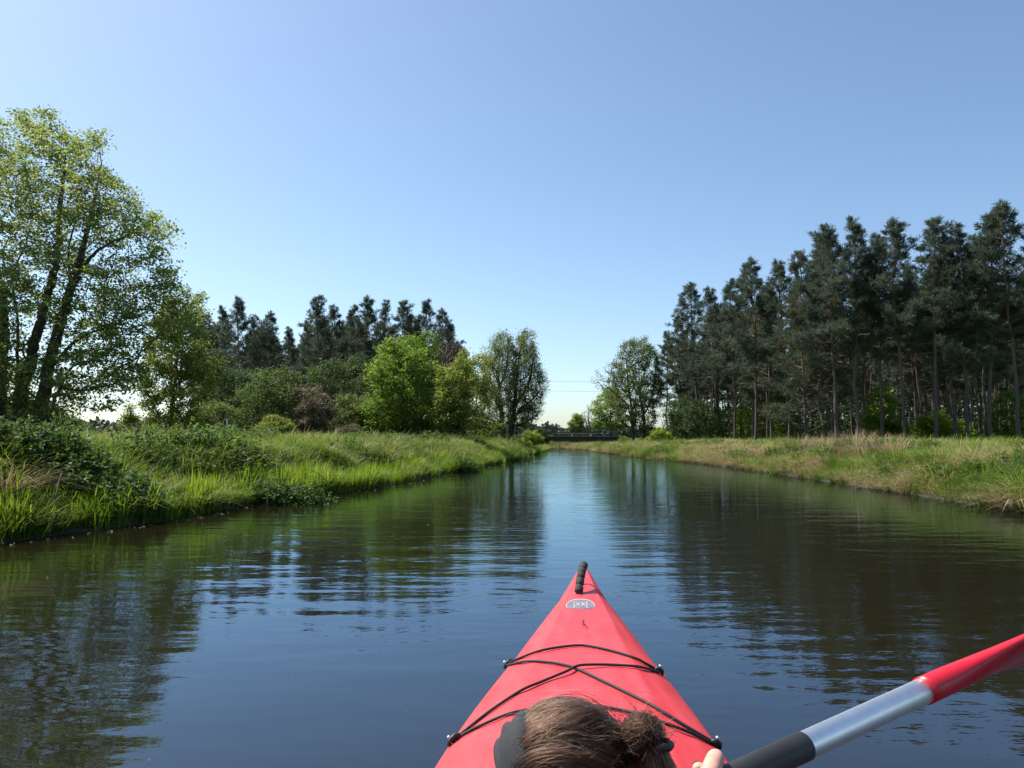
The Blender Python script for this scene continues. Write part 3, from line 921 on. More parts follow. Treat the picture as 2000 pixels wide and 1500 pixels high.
for lab, poly, dist, stem, dep, n_, mat, tn in [
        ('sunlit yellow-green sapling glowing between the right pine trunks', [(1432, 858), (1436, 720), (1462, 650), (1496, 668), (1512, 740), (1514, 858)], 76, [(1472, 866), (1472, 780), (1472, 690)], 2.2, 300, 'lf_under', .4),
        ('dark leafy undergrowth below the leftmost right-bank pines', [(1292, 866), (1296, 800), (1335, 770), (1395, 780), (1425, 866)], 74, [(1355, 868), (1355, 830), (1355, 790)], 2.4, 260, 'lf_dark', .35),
        ('bright green bush deep among the trunks of the right wood', [(1684, 862), (1690, 795), (1722, 760), (1756, 780), (1772, 862)], 53, [(1728, 868), (1728, 820), (1728, 780)], 1.8, 220, 'lf_under', .35),
        ('low green bush between trunks near the right picture edge', [(1784, 862), (1795, 822), (1840, 808), (1885, 826), (1895, 862)], 50, [(1840, 868), (1840, 845), (1840, 820)], 1.5, 190, 'lf_under', .2),
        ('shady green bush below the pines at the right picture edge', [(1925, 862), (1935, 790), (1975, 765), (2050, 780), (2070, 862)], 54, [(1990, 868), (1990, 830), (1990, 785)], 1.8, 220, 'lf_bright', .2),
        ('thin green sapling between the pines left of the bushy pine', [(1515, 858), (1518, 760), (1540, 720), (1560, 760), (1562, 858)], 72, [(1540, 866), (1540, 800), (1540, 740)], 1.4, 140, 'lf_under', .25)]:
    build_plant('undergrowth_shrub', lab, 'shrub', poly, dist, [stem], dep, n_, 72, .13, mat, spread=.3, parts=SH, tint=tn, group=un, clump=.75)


# ------------------------------------------------------------------ pines
def make_pine(seed, c0, Lmax, nb, bushy=False, h=14.0, tpow=.95):
    r = np.random.default_rng(seed)
    mt, mc = MB(), MB()
    t = np.linspace(0, 1, 12)
    ax = np.column_stack([np.cumsum(r.normal(size=12) * .06), np.cumsum(r.normal(size=12) * .06), t * h])
    ax[:, :2] -= ax[0, :2]; ax[0, 2] = -.3
    rad = .092 * (1 - t) ** .8 + .018
    rad[0] *= 1.25
    mt.tube(ax, rad, 8, False)
    trunk = lambda u: np.array([np.interp(u, t, ax[:, i]) for i in range(3)])
    NP, ND, NT = [], [], []

    def shoot(p, d, tint, n=9, L=.29):
        NP.append(np.repeat(p[None], n, 0) + r.normal(size=(n, 3)) * .035)
        q = d + r.normal(size=(n, 3)) * .6
        q[:, 2] += .25
        q /= np.linalg.norm(q, axis=1)[:, None]
        ND.append(q * (L * r.uniform(.6, 1.25, n))[:, None]); NT.append(np.full(n, tint) + r.normal(size=n) * .12)

    for i in range(nb):
        u = c0 + (1 - c0) * ((i + r.uniform()) / nb) ** .9
        v = (u - c0) / (1 - c0)
        shape = min(1, v / .12 + .55) * (1 - v) ** tpow
        L = Lmax * shape * r.uniform(.4, 1.25) + .22
        if bushy: L = Lmax * (1 - v) ** .75 * r.uniform(.6, 1.1) + .3
        a = r.uniform(0, 6.283)
        el = math.radians(r.uniform(-12, 18) + 56 * v ** 1.3)
        d = np.array((math.cos(a) * math.cos(el), math.sin(a) * math.cos(el), math.sin(el)))
        p0 = trunk(u)
        k = np.linspace(0, 1, 6)[:, None]
        if r.uniform() < .12: L *= 1.35
        br = p0 + d * L * k + np.array((0, 0, 1)) * L * .22 * k ** 2 + np.cumsum(r.normal(size=(6, 3)) * .04 * L * .4, 0) * k
        mt.tube(br, np.linspace(.012 + .014 * L, .006, 6), 3, False)
        ct = r.normal(.5, .14)
        ntw = int(2 + L * 6.5)
        for j in range(ntw):
            w = r.uniform(.28, 1.0) ** .8
            bp = np.array([np.interp(w, k[:, 0], br[:, c]) for c in range(3)])
            td = d * r.uniform(.4, 1) + r.normal(size=3) * np.array((.65, .65, .3)) + np.array((0, 0, .3))
            td /= np.linalg.norm(td)
            tl = min(r.uniform(.2, .75), .22 + .3 * L) * (.5 + .6 * (1 - w) + .2)
            tp = bp + td * tl
            if j % 2 == 0: mt.tube(np.array([bp, tp]), [.008, .004], 3, False)
            for q in (.55, 1.0):
                shoot(bp + td * tl * q, td, ct + r.normal() * .1, 13)
        shoot(br[-1], d, ct + .1, 12)
    # leader
    for q in np.linspace(.93, 1.0, 7): shoot(trunk(q), np.array((0, 0, 1.0)), .6, 9, .22)
    for _ in range(0 if bushy else 22):           # dead snags below the crown
        u = r.uniform(.12, c0); a = r.uniform(0, 6.283)
        d = np.array((math.cos(a), math.sin(a), r.uniform(-.35, .25)))
        p0 = trunk(u); L = r.uniform(.3, 1.3)
        mt.tube(np.array([p0, p0 + d * L * .6, p0 + d * L + np.array((0, 0, -.08))]), [.014, .009, .004], 3, False)
    NP, ND, NT = np.concatenate(NP), np.concatenate(ND), np.concatenate(NT)
    s = np.cross(ND, r.normal(size=ND.shape)); s /= np.linalg.norm(s, axis=1)[:, None] + 1e-9
    w = .040
    v = np.stack([NP - s * w * .5, NP + ND * .6 + s * w * .6, NP + ND], 1)
    mc.add(v.reshape(-1, 3), np.arange(len(NP) * 3).reshape(-1, 3), np.repeat(np.clip(NT, 0, 1), 3))
    return mt.mesh('pine_trunk', M['pine_bark'], True), mc.mesh('pine_crown', M['needle_brown' if bushy else 'needle'])


PINES = [make_pine(1, .40, 2.6, 70), make_pine(2, .34, 2.4, 76, tpow=1.1), make_pine(3, .46, 2.5, 64, tpow=.85), make_pine(4, .30, 2.2, 74, tpow=1.2),
         make_pine(5, .42, 2.8, 68), make_pine(6, .24, 2.5, 84, tpow=.85)]
BUSHY = make_pine(9, .06, 2.9, 95, True)
SLIM = [make_pine(21, .50, 1.6, 46), make_pine(22, .55, 1.5, 42)]


def put_pine(kind, px, d, top, label, group, name='pine_tree', wide=1.0):
    p = at_y(px, 860, d)
    tp = at_y(px, top, d)
    z0 = gz(p[0], p[1])
    hgt = tp[2] - z0
    t = empty(name, (p[0], p[1], z0), label, 'tree', group)
    t.rotation_euler = (rng.normal() * .012, .012 + rng.normal() * .012, rng.uniform(0, 6.28))
    s = hgt / 14.0
    t.scale = (s * wide, s * wide, s)
    link('trunk', kind[0], None, t)
    link('crown', kind[1], None, t)
    return t


ORD = ['first', 'second', 'third', 'fourth', 'fifth', 'sixth', 'seventh', 'eighth', 'ninth', 'tenth', 'eleventh', 'twelfth', 'thirteenth',
       'fourteenth', 'fifteenth', 'sixteenth', 'seventeenth', 'eighteenth', 'nineteenth', 'twentieth', 'twenty-first']
front = [(1304, 84, 655, 1), (1332, 82, 620, 3), (1366, 78, 562, 0), (1402, 74, 572, 4), (1436, 66, 555, 1), (1474, 58, 516, 2), (1508, 62, 560, 3), (1540, 56, 518, 4), (1606, 52, 470, 5),
         (1636, 47, 450, 0), (1678, 46, 436, 1), (1724, 47, 470, 4), (1772, 45, 441, 2), (1828, 44, 438, 0), (1868, 46, 470, 3), (1888, 44, 452, 1), (1938, 43, 426, 4), (1992, 42, 408, 2), (2040, 42, 415, 0)]
for i, (px, d, top, k) in enumerate(front):
    put_pine(PINES[k], px, d, top, 'tall pine of the right wood front row, %s from the bridge end' % ORD[i], 'front row pines of the right wood', wide=1.12)
put_pine(BUSHY, 1578, 50, 505, 'broad bushy pine with branches down to the ground in the right wood', None, 'bushy_pine_tree', 1.0)
# rows behind
WHERE = lambda n, q: '' if n < 2 else ', %s from left' % ORD[q]
deep = []
for i in range(150):
    px = 1330 + 715 * rng.uniform()
    d0 = np.interp(px, [1300, 1400, 1475, 1600, 1700, 2100], [86, 76, 62, 52, 48, 44])
    dep = rng.uniform(3, 60)
    if abs(px - 1722) < 16 and dep < 40: continue
    d = d0 + dep
    top = np.interp(px, [1300, 1370, 1475, 1560, 1640, 1780, 2000, 2100], [665, 590, 540, 530, 462, 458, 440, 430])
    top = 860 - (860 - top) * (d0 / d) ** .75 * rng.uniform(.82, 1.0)
    k = int(np.argmin([abs(px - f_[0]) for f_ in front]))
    deep.append((k, 'just' if dep < 15 else ('well' if dep < 35 else 'far'), px, d, top, rng.integers(0, 6)))
deep.sort(key=lambda q: (q[0], q[1], q[2]))
for a in deep:
    same = [b for b in deep if b[:2] == a[:2]]
    put_pine((SLIM + PINES)[a[5]], a[2], a[3], a[4], 'slender pine %s behind the %s front-row pine of the right wood%s' % (a[1], ORD[a[0]], WHERE(len(same), same.index(a))), 'pines deeper in the right wood', wide=.95)
lf = [(402, 76, 622, 0), (428, 78, 606, 1), (462, 74, 590, 4), (492, 79, 622, 3), (521, 76, 618, 2), (560, 80, 646, 1), (590, 78, 628, 3), (620, 73, 586, 0), (655, 77, 606, 4), (688, 76, 604, 1),
      (716, 74, 590, 2), (748, 75, 594, 3), (779, 74, 594, 0), (800, 78, 622, 1), (826, 74, 594, 4), (858, 76, 612, 2), (880, 80, 640, 3)]
for i, (px, d, top, k) in enumerate(lf):
    put_pine(PINES[k], px, d, top, 'pine of the left wood skyline, %s from its left end' % ORD[i], 'skyline pines of the left wood', wide=1.05)
deep = []
for i in range(56):
    px = rng.uniform(385, 905); d = rng.uniform(80, 112)
    top = np.interp(px, [380, 460, 560, 620, 830, 910], [640, 620, 665, 620, 622, 680]) + rng.uniform(0, 40)
    k = int(np.argmin([abs(px - f_[0]) for f_ in lf]))
    deep.append((k, 'close' if d < 95 else 'far', px, d, top, rng.integers(0, 8)))
deep.sort(key=lambda q: (q[0], q[1], q[2]))
for a in deep:
    same = [b for b in deep if b[:2] == a[:2]]
    put_pine((SLIM + PINES)[a[5]], a[2], a[3], a[4], 'pine %s behind the %s skyline pine of the left wood%s' % (a[1], ORD[a[0]], WHERE(len(same), same.index(a))), 'pines deeper in the left wood')

# dim undergrowth that closes the depth of both woods
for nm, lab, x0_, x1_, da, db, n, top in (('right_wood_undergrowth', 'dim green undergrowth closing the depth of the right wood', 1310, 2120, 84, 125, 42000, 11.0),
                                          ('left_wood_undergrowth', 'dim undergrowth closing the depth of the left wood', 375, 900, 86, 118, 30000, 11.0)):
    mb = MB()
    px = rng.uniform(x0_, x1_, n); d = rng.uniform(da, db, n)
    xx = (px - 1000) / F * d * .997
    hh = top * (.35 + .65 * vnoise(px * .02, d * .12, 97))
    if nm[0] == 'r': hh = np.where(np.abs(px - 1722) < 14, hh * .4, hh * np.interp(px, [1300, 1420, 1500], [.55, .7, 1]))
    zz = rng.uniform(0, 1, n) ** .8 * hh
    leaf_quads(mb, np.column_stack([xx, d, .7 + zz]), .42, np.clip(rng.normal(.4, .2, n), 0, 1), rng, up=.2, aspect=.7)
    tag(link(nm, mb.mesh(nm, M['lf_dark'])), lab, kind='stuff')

# far wood on the horizon
mb = MB()
n = 60000
a = rng.uniform(-.95, .95, n)
dist = rng.uniform(290, 330, n)
hh = 3.0 + 3.2 * vnoise(a * 26, a * 0, 91) + 1.8 * vnoise(a * 120, a * 0 + 4, 92)
zz = rng.uniform(0, 1, n) * hh
pp = np.column_stack([np.sin(a) * dist, np.cos(a) * dist, .8 + zz])
leaf_quads(mb, pp, 1.5, np.clip(rng.normal(.45, .2, n), 0, 1), rng, up=.1, aspect=.8)
tag(link('far_wood', mb.mesh('far_wood', M['far'])), 'dark far-off wood along the horizon', kind='stuff')

# ------------------------------------------------------------------ single plants on the banks
def bank_thing(name, label, cat, px, py, z, fill, group=None):
    p = at_z(px, py, z) if z < 5 else at_y(px, py, z)
    o = np.array((p[0], p[1], gz(p[0], p[1])))
    r = np.random.default_rng(int(px * 7 + py))
    t = empty(name, o, label, cat, group)
    fill(t, r)
    return t


def nettles(n, rx, ry, h, tint=.45):
    def fill(t, r):
        mb = MB()
        o = np.array(t.location)
        for _ in range(n):
            a = r.uniform(0, 6.283); q = math.sqrt(r.uniform())
            x, y = math.cos(a) * q * rx, math.sin(a) * q * ry
            z = gz(o[0] + x, o[1] + y) - o[2]
            herb(1, h * (1.05 - .35 * q), .03, .062, mb, (x, y, z), float(np.clip(r.normal(tint, .12), 0, 1)), r)
        link('foliage', mb.mesh('foliage', M['herb_thing']), None, t)
    return fill


def tussock(n, L, rad, mat, bend, lean, tint=.5, w=.009):
    def fill(t, r):
        mb = blade_tuft(n, L, w, rad, bend, lean, None, (0, 0, 0), tint, r)
        link('blades', mb.mesh('blades', M[mat]), None, t)
    return fill


bank_thing('nettle_clump', 'big dark nettle mass overhanging the near left bank', 'plant', 120, 925, .62, nettles(620, 1.3, .65, .55, .42))
for lab, px, py, z, n, rx, h in [('dark nettle clump on the left bank left of the shaded hollow', 560, 895, .75, 70, .55, .5),
                                 ('dark leafy clump overhanging the water beside the shaded hollow', 615, 930, .45, 60, .45, .55),
                                 ('leafy clump at the left waterline below the leaning maple', 905, 898, .4, 70, .6, .6),
                                 ('dark leafy clump on the left waterline below the twin trees', 1016, 884, .4, 60, .9, .8)]:
    bank_thing('nettle_clump', lab, 'plant', px, py, z, nettles(int(n * 1.8), rx, rx * .8, h, .35), 'leafy clumps on the left bank')
for lab, px, py, z, n, L, rad, mat, bend, lean, w in [
        ('pale straw tussock drooping over the water at the right picture edge', 1985, 958, .30, 340, .62, .20, 'dry_thing', 1.3, .8, .014),
        ('bright green sedge clump at the right waterline left of a straw tuft', 1760, 928, .25, 340, .62, .55, 'green_thing', .5, .4, .018),
        ('second green sedge clump at the right waterline, nearer the picture edge', 1840, 935, .25, 300, .55, .45, 'green_thing', .5, .4, .018),
        ('straw tussock between the two green sedge clumps and picture edge', 1895, 925, .4, 260, .55, .22, 'dry_thing', 1.3, .8, .009),
        ('tall straw heap on top of the right bank before the pines', 1712, 880, .72, 340, .75, .7, 'dry_thing', .9, .5, .018),
        ('small green sedge clump lower on the right bank, left of the straw heap', 1650, 908, .4, 240, .5, .5, 'green_thing', .5, .4, .018),
        ('leftmost tall dry grass tuft at the foot of the right pines', 1560, 866, 27.0, 150, .95, .45, 'dry_thing', .4, .4, .020),
        ('second tall dry grass tuft at the foot of the right pines', 1605, 866, 25.0, 170, .95, .45, 'dry_thing', .4, .4, .020),
        ('third tall dry grass tuft at the foot of the right pines', 1668, 868, 22.5, 200, .90, .5, 'dry_thing', .4, .4, .020),
        ('fourth tall dry grass tuft at the foot of the right pines', 1735, 869, 20.5, 200, .85, .5, 'dry_thing', .4, .4, .020),
        ('short dry grass tuft on the right bank below the bushy pine', 1580, 885, .62, 260, .65, .7, 'dry_thing', .9, .6, .018),
        ('wide straw patch on the right bank slope before the third tall tuft', 1690, 900, .48, 300, .65, .7, 'dry_thing', 1.1, .7, .018),
        ('brown straw mound on the left bank right of the nettle mass', 285, 935, .5, 300, .5, .35, 'dry_thing', 1.2, .7, .009),
        ('tangle of dead brown straw at the left picture edge by the water', 10, 1000, .22, 320, .55, .28, 'dry_thing', 1.2, .8, .009)]:
    bank_thing('grass_tussock', lab, 'plant', px, py, z, tussock(n, L, rad, mat, bend, lean, .4, w), 'tussocks on the banks')

stk = 'dead sticks on the left bank'
for lab, a, b in [('long pale dead stick leaning out of the nettle mass', (25, 962, 8.6), (122, 920, 8.9)),
                  ('short pale stick standing under the long leaning stick', (108, 975, 8.7), (120, 925, 8.9)),
                  ('pale dead stem leaning over the shaded hollow, left one', (535, 955, 14.2), (568, 925, 14.4)),
                  ('pale arched dead stem right of the shaded hollow', (600, 915, 14.6), (640, 940, 14.6))]:
    A, B = at_y(*a), at_y(*b)
    o = empty('dead_stick', A, lab, 'stick', stk)
    mid = (A + B) / 2 + np.array((0, 0, .03))
    mb = MB(); mb.tube(smooth_path([A - A, mid - A, B - A], 4), np.linspace(.009, .004, 9), 5)
    link('stem', mb.mesh('stem', M['twig_pale'], True), None, o)

# ------------------------------------------------------------------ bridge, sign, post, power line
M['steel'] = plain('bridge_steel', (0.035, 0.04, 0.042), 0.6, var=.3, scale=1.5)
M['rail'] = plain('railing_paint', (0.05, 0.055, 0.055), 0.55, var=.2)
M['concrete'] = plain('concrete', (0.20, 0.19, 0.17), 0.9, var=.25, scale=2, bump=.4)
M['white_paint'] = plain('white_paint', (0.62, 0.62, 0.58), 0.6, var=.1)
M['teal'] = plain('teal_paint', (0.03, 0.20, 0.22), 0.5, var=.15)
YB = 104.5
bx0, bx1 = 2.2, 14.4
zb, zt = 0.80, 1.50
br = empty('road_bridge', (bx0, YB, 0), 'low dark steel road bridge with railings crossing the river far ahead', 'bridge')
bp_ = lambda nm, c, s, m: (lambda q: (q.box((c[0] - bx0, c[1] - YB, c[2]), s), link(nm, q.mesh(nm, M[m]), None, br))[1])(MB())
for sgn in (-1, 1):
    bp_('girder', ((bx0 + bx1) / 2, YB + sgn * 2.1, (zb + zt) / 2), (bx1 - bx0, .22, zt - zb), 'steel')
    bp_('girder_flange', ((bx0 + bx1) / 2, YB + sgn * 2.1, zb - .02), (bx1 - bx0, .36, .035), 'steel')
bp_('deck', ((bx0 + bx1) / 2, YB, zt + .075), (bx1 - bx0 + .8, 4.9, .14), 'concrete')
for xx in (bx0 - .35, bx1 + .35):
    bp_('abutment', (xx, YB, .45), (.66, 5.0, 1.9), 'concrete')
for sgn, mt_ in ((-1, 'rail'), (1, 'rail')):
    for xx in np.arange(bx0 + .2, bx1, 1.5):
        bp_('railing_post', (xx, YB + sgn * 2.3, zt + .145 + .46), (.09, .09, .92), mt_)
    bp_('handrail', ((bx0 + bx1) / 2, YB + sgn * 2.3, zt + 1.10), (bx1 - bx0, .12, .07), mt_)
    bp_('middle_rail', ((bx0 + bx1) / 2, YB + sgn * 2.3, zt + .62), (bx1 - bx0, .05, .05), mt_)
bp_('guard_rail', ((bx0 + bx1) / 2 + 1, YB + 1.9, zt + .50), (6.5, .05, .10), 'concrete')
# plank fence continuing right of the bridge
pf = empty('plank_fence', (bx1 + 1.0, YB - 2.2, gz(bx1 + 1, YB - 2.2)), 'dark plank fence continuing right from the bridge', 'fence')
zf = 1.46
for k in range(3):
    q = MB(); q.box((2.2, 0, zf - pf.location[2] + .25 + k * .27), (4.4, .05, .2)); link('plank', q.mesh('plank', M['steel']), None, pf)
for k in range(4):
    q = MB(); q.box((.1 + k * 1.4, .06, zf - pf.location[2] - .1), (.1, .1, 1.9)); link('post', q.mesh('post', M['steel']), None, pf)

p = at_y(1021, 846, 68); gb = gz(p[0], p[1])
sg = empty('information_board', (p[0], p[1], gb), 'small teal information board standing beside the twin trees', 'sign')
q = MB(); q.box((0, 0, p[2] + .05 - gb), (.62, .04, .40)); link('panel', q.mesh('panel', M['teal']), None, sg)
q = MB(); q.box((0, -.024, p[2] - .19 - gb), (.58, .012, .06)); link('white_strip', q.mesh('white_strip', M['white_paint']), None, sg)
for s_ in (-.26, .26):
    q = MB(); q.box((s_, .05, (p[2] - gb + .2) / 2 - .1), (.06, .05, p[2] - gb + .4)); link('leg', q.mesh('leg', M['twig_pale']), None, sg)
p = at_y(443, 850, 22); gb = gz(p[0], p[1])
ps = empty('marker_post', (p[0], p[1], gb), 'thin whitish marker post in the left meadow grass', 'post')
q = MB(); q.box((0, 0, .28), (.035, .035, .86)); link('stake', q.mesh('stake', M['white_paint']), None, ps)
q = MB(); q.box((0, 0, .73), (.05, .05, .04)); link('cap', q.mesh('cap', M['white_paint']), None, ps)

pw = empty('power_line', (0, 185, .8), 'thin power line wires crossing the sky beyond the bridge', 'power line')
for k, py in enumerate((738, 757)):
    A, B = at_y(760, py - 4, 185), at_y(1420, py + 5, 185)
    t = np.linspace(0, 1, 12)[:, None]
    w = A * (1 - t) + B * t - np.array((0, 0, .8)) * (4 * t * (1 - t))
    q = MB(); q.tube(w - np.array((0, 185, .8)), .018, 4); link('wire', q.mesh('wire', M['rail']), None, pw)
for px in (760, 1420):
    A = at_y(px, 730, 185); q = MB(); q.tube(np.array([(A[0], 0, 0), (A[0], 0, A[2] - .3)]), [.16, .11], 8); link('pole', q.mesh('pole', M['bark_grey']), None, pw)

# ------------------------------------------------------------------ kayak
def red_mat(name, base, bleach, rough=.42):
    m, nt, b, out = new_mat(name)
    p = pos(nt, obj=True)
    mp = nd(nt, 'ShaderNodeMapping'); mp.inputs['Scale'].default_value = (9, 2.2, 6); nt.links.new(p, mp.inputs[0])
    n1 = noise(nt, 1.6, 5, mp.outputs[0], .65)
    col = ramp(nt, n1, [(0.30, base), (0.72, bleach)])
    mp3 = nd(nt, 'ShaderNodeMapping'); mp3.inputs['Scale'].default_value = (3.0, 90, 8); mp3.inputs['Rotation'].default_value = (0, 0, -.35); nt.links.new(p, mp3.inputs[0])
    n3 = noise(nt, 1.3, 6, mp3.outputs[0], .75)
    mk = nd(nt, 'ShaderNodeMapRange'); mk.inputs['From Min'].default_value = .58; mk.inputs['From Max'].default_value = .72; mk.inputs['To Max'].default_value = .55
    nt.links.new(n3, mk.inputs[0])
    sx = nd(nt, 'ShaderNodeMixRGB'); sx.inputs[2].default_value = (bleach[0] * 1.1, bleach[1] * 3.6, bleach[2] * 3.4, 1)
    nt.links.new(mk.outputs[0], sx.inputs[0]); nt.links.new(col, sx.inputs[1])
    nt.links.new(sx.outputs[0], b.inputs['Base Color'])
    mp2 = nd(nt, 'ShaderNodeMapping'); mp2.inputs['Scale'].default_value = (6, 60, 20); mp2.inputs['Rotation'].default_value = (0, 0, .25); nt.links.new(p, mp2.inputs[0])
    n2 = noise(nt, 1.5, 4, mp2.outputs[0], .7)
    mr = nd(nt, 'ShaderNodeMapRange'); mr.inputs['To Min'].default_value = rough - .1; mr.inputs['To Max'].default_value = rough + .16
    nt.links.new(n2, mr.inputs[0]); nt.links.new(mr.outputs[0], b.inputs['Roughness'])
    bp = nd(nt, 'ShaderNodeBump'); bp.inputs['Strength'].default_value = .12; bp.inputs['Distance'].default_value = .002
    nt.links.new(n2, bp.inputs['Height']); nt.links.new(bp.outputs[0], b.inputs['Normal'])
    return m


M['kayak'] = red_mat('kayak_red_plastic', (0.53, 0.026, 0.030), (0.64, 0.062, 0.070))
M['blade'] = red_mat('paddle_red_plastic', (0.48, 0.009, 0.022), (0.54, 0.014, 0.03), .32)
M['black'] = plain('black_rubber', (0.018, 0.018, 0.019), .55, var=.3)
M['cord'] = plain('black_cord', (0.014, 0.011, 0.011), .7, var=.3, scale=200)
M['webbing'] = plain('black_webbing', (0.035, 0.033, 0.032), .75, var=.35, scale=120, bump=.5, bscale=400)
M['sticker_grey'] = plain('sticker_grey', (0.15, 0.15, 0.17), .5, var=.15)
M['sticker_white'] = plain('sticker_white', (0.48, 0.40, 0.42), .5, var=.08)
M['alu'] = plain('brushed_aluminium', (0.86, 0.86, 0.87), .40, 1.0, var=.05, scale=80)
M['scuff'] = plain('scuff', (0.10, 0.02, 0.03), .8, var=.3)

YAW = math.atan(137.0 / F)
KD = np.array((math.sin(YAW), math.cos(YAW))); KL = np.array((math.cos(YAW), -math.sin(YAW)))
TIP = 3.98
zseam = lambda s: np.interp(s, [-1.9, -1.2, 0, 1.8, 2.8, 3.5, TIP], [.36, .28, .24, .245, .275, .335, .415])
crown = lambda s: np.interp(s, [-1.9, -1.2, 0, 1.6, 2.6, 3.4, TIP], [.01, .07, .085, .09, .08, .055, .012])
L_ED = [(1125, 1106), (1093, 1145), (1056, 1203), (1018, 1255), (987, 1302), (944, 1361), (907, 1416), (870, 1463), (849, 1497)]
R_ED = [(1145, 1116), (1164, 1142), (1189, 1181), (1223, 1234), (1254, 1277), (1291, 1317), (1335, 1373), (1372, 1423), (1409, 1466), (1424, 1491)]
tab = []
for px, py in L_ED + R_ED:
    z = .28
    for _ in range(10):
        q = at_z(px, py, z); s = q[:2] @ KD; z = float(zseam(s))
    tab.append((s, abs(q[:2] @ KL)))
tab = np.array(sorted(tab))
cf = np.polyfit(tab[:, 0], tab[:, 1], 3)
s_lo = tab[0, 0]
w_lo = np.polyval(cf, s_lo)


def hw(s):
    s = np.asarray(s, float)
    w = np.polyval(cf, np.clip(s, s_lo, TIP))
    # blunt, narrow nose
    w = np.minimum(w, .014 + .55 * np.clip(TIP - s, 0, None) ** .85)
    back = np.interp(s, [-1.9, -1.5, -1.0, -.4, .3, 1.0, s_lo], [.015, .10, .21, .30, w_lo * 1.0, w_lo * 1.03, w_lo])
    return np.where(s < s_lo, back, w)


PU = np.array([0, .3, .545, .575, .80, .93, .985, 1.0]); PZ = np.array([1, .985, .93, .90, .52, .22, .07, 0.0])


def deck_z(s, u):
    return zseam(s) + crown(s) * np.interp(np.abs(u), PU, PZ)


def K(s, l, z):
    """kayak coordinates to world"""
    return np.array((KD[0] * s + KL[0] * l, KD[1] * s + KL[1] * l, z))


def on_deck(px, py, lift=0.0):
    z = .33
    for _ in range(25):
        q = at_z(px, py, z)
        s, l = q[:2] @ KD, q[:2] @ KL
        z = float(deck_z(s, np.clip(l / hw(s), -1, 1))) + lift
    return K(s, l, z)


kay = empty('kayak', (0, 0, 0), 'red plastic kayak pointing up the river from the bottom of the picture', 'kayak')
COCK = [(.62, 1.58, .245), (-.55, .40, .245)]      # front and rear cockpit: s range, half width


def uc(s):
    for a, b, w in COCK:
        if a < s < b:
            m = (s - a) / (b - a) * 2 - 1
            return w * (1 - abs(m) ** 2.6) ** .5 / float(hw(s))
    return 0.0


st = np.unique(np.concatenate([np.linspace(-1.9, 3.6, 150), np.linspace(3.6, TIP, 26)] + [np.array([a + 1e-3, a + .01, a + .03, b - .03, b - .01, b - 1e-3]) for a, b, w in COCK]))
NU = 26
mbd = MB()
for side in (-1, 1):
    V = np.empty((len(st), NU, 3))
    for i, s in enumerate(st):
        u0 = uc(s)
        base_u = np.unique(np.concatenate([np.linspace(0, .53, 10), [.545, .56, .575, .59], np.linspace(.62, .93, 8), [.96, .985, .995, 1.0]]))[:NU]
        uu = u0 + (1 - u0) * base_u if u0 > 0 else base_u
        w = float(hw(s))
        for j, u in enumerate(uu):
            V[i, j] = K(s, side * u * w, float(deck_z(s, u)))
    ix = np.arange(len(st) * NU).reshape(len(st), NU)
    q = np.stack([ix[:-1, :-1], ix[:-1, 1:], ix[1:, 1:], ix[1:, :-1]], -1).reshape(-1, 4)
    if side > 0: pass
    else: q = q[:, ::-1]
    mbd.add(V.reshape(-1, 3), q)
dk = link('deck', mbd.mesh('deck', M['kayak'], True), None, kay)
# hull below the seam, with a slightly proud rim
mbh = MB()
prof = [(1.0, 1.0), (1.012, .965), (1.012, .90), (.985, .86), (.95, .55), (.86, .28), (.66, .10), (.35, .02), (0, 0)]
prof = prof + [(-a, b) for a, b in prof[-2::-1]]
zk = lambda s: float(np.interp(s, [-1.9, -1.6, -1.0, 2.6, 3.3, 3.75, TIP], [.30, .02, -.10, -.10, -.06, .10, .36]))
V = []
for s in st:
    w = float(hw(s)); zs, k0 = float(zseam(s)), zk(s)
    V.append([K(s, a * w, k0 + (zs - .001 - k0) * b) for a, b in prof])
V = np.array(V); n0, n1 = V.shape[:2]
ix = np.arange(n0 * n1).reshape(n0, n1)
mbh.add(V.reshape(-1, 3), np.stack([ix[:-1, :-1], ix[1:, :-1], ix[1:, 1:], ix[:-1, 1:]], -1).reshape(-1, 4))
link('hull', mbh.mesh('hull', M['kayak'], True), None, kay)
for a, b, w in COCK:
    th = np.linspace(0, 2 * math.pi, 61)
    ring = []
    for t in th:
        c, s_ = math.cos(t), math.sin(t)
        ss = (a + b) / 2 + (b - a) / 2 * (abs(c) ** .85) * np.sign(c)
        ll = w * (1 - min(1, abs(abs(c) ** .85)) ** 2.6) ** .5 * np.sign(s_)
        ring.append(K(ss, ll, float(deck_z(ss, ll / hw(ss))) + .012))
    q = MB(); q.tube(np.array(ring), .016, 8, False)
    link('cockpit_rim', q.mesh('cockpit_rim', M['black'], True), None, kay)
    q = MB(); q.box(K((a + b) / 2 - .18, 0, .06), (.36, .40, .10), np.array([[KL[0], KD[0], 0], [KL[1], KD[1], 0], [0, 0, 1]]))
    link('seat', q.mesh('seat', M['black']), None, kay)

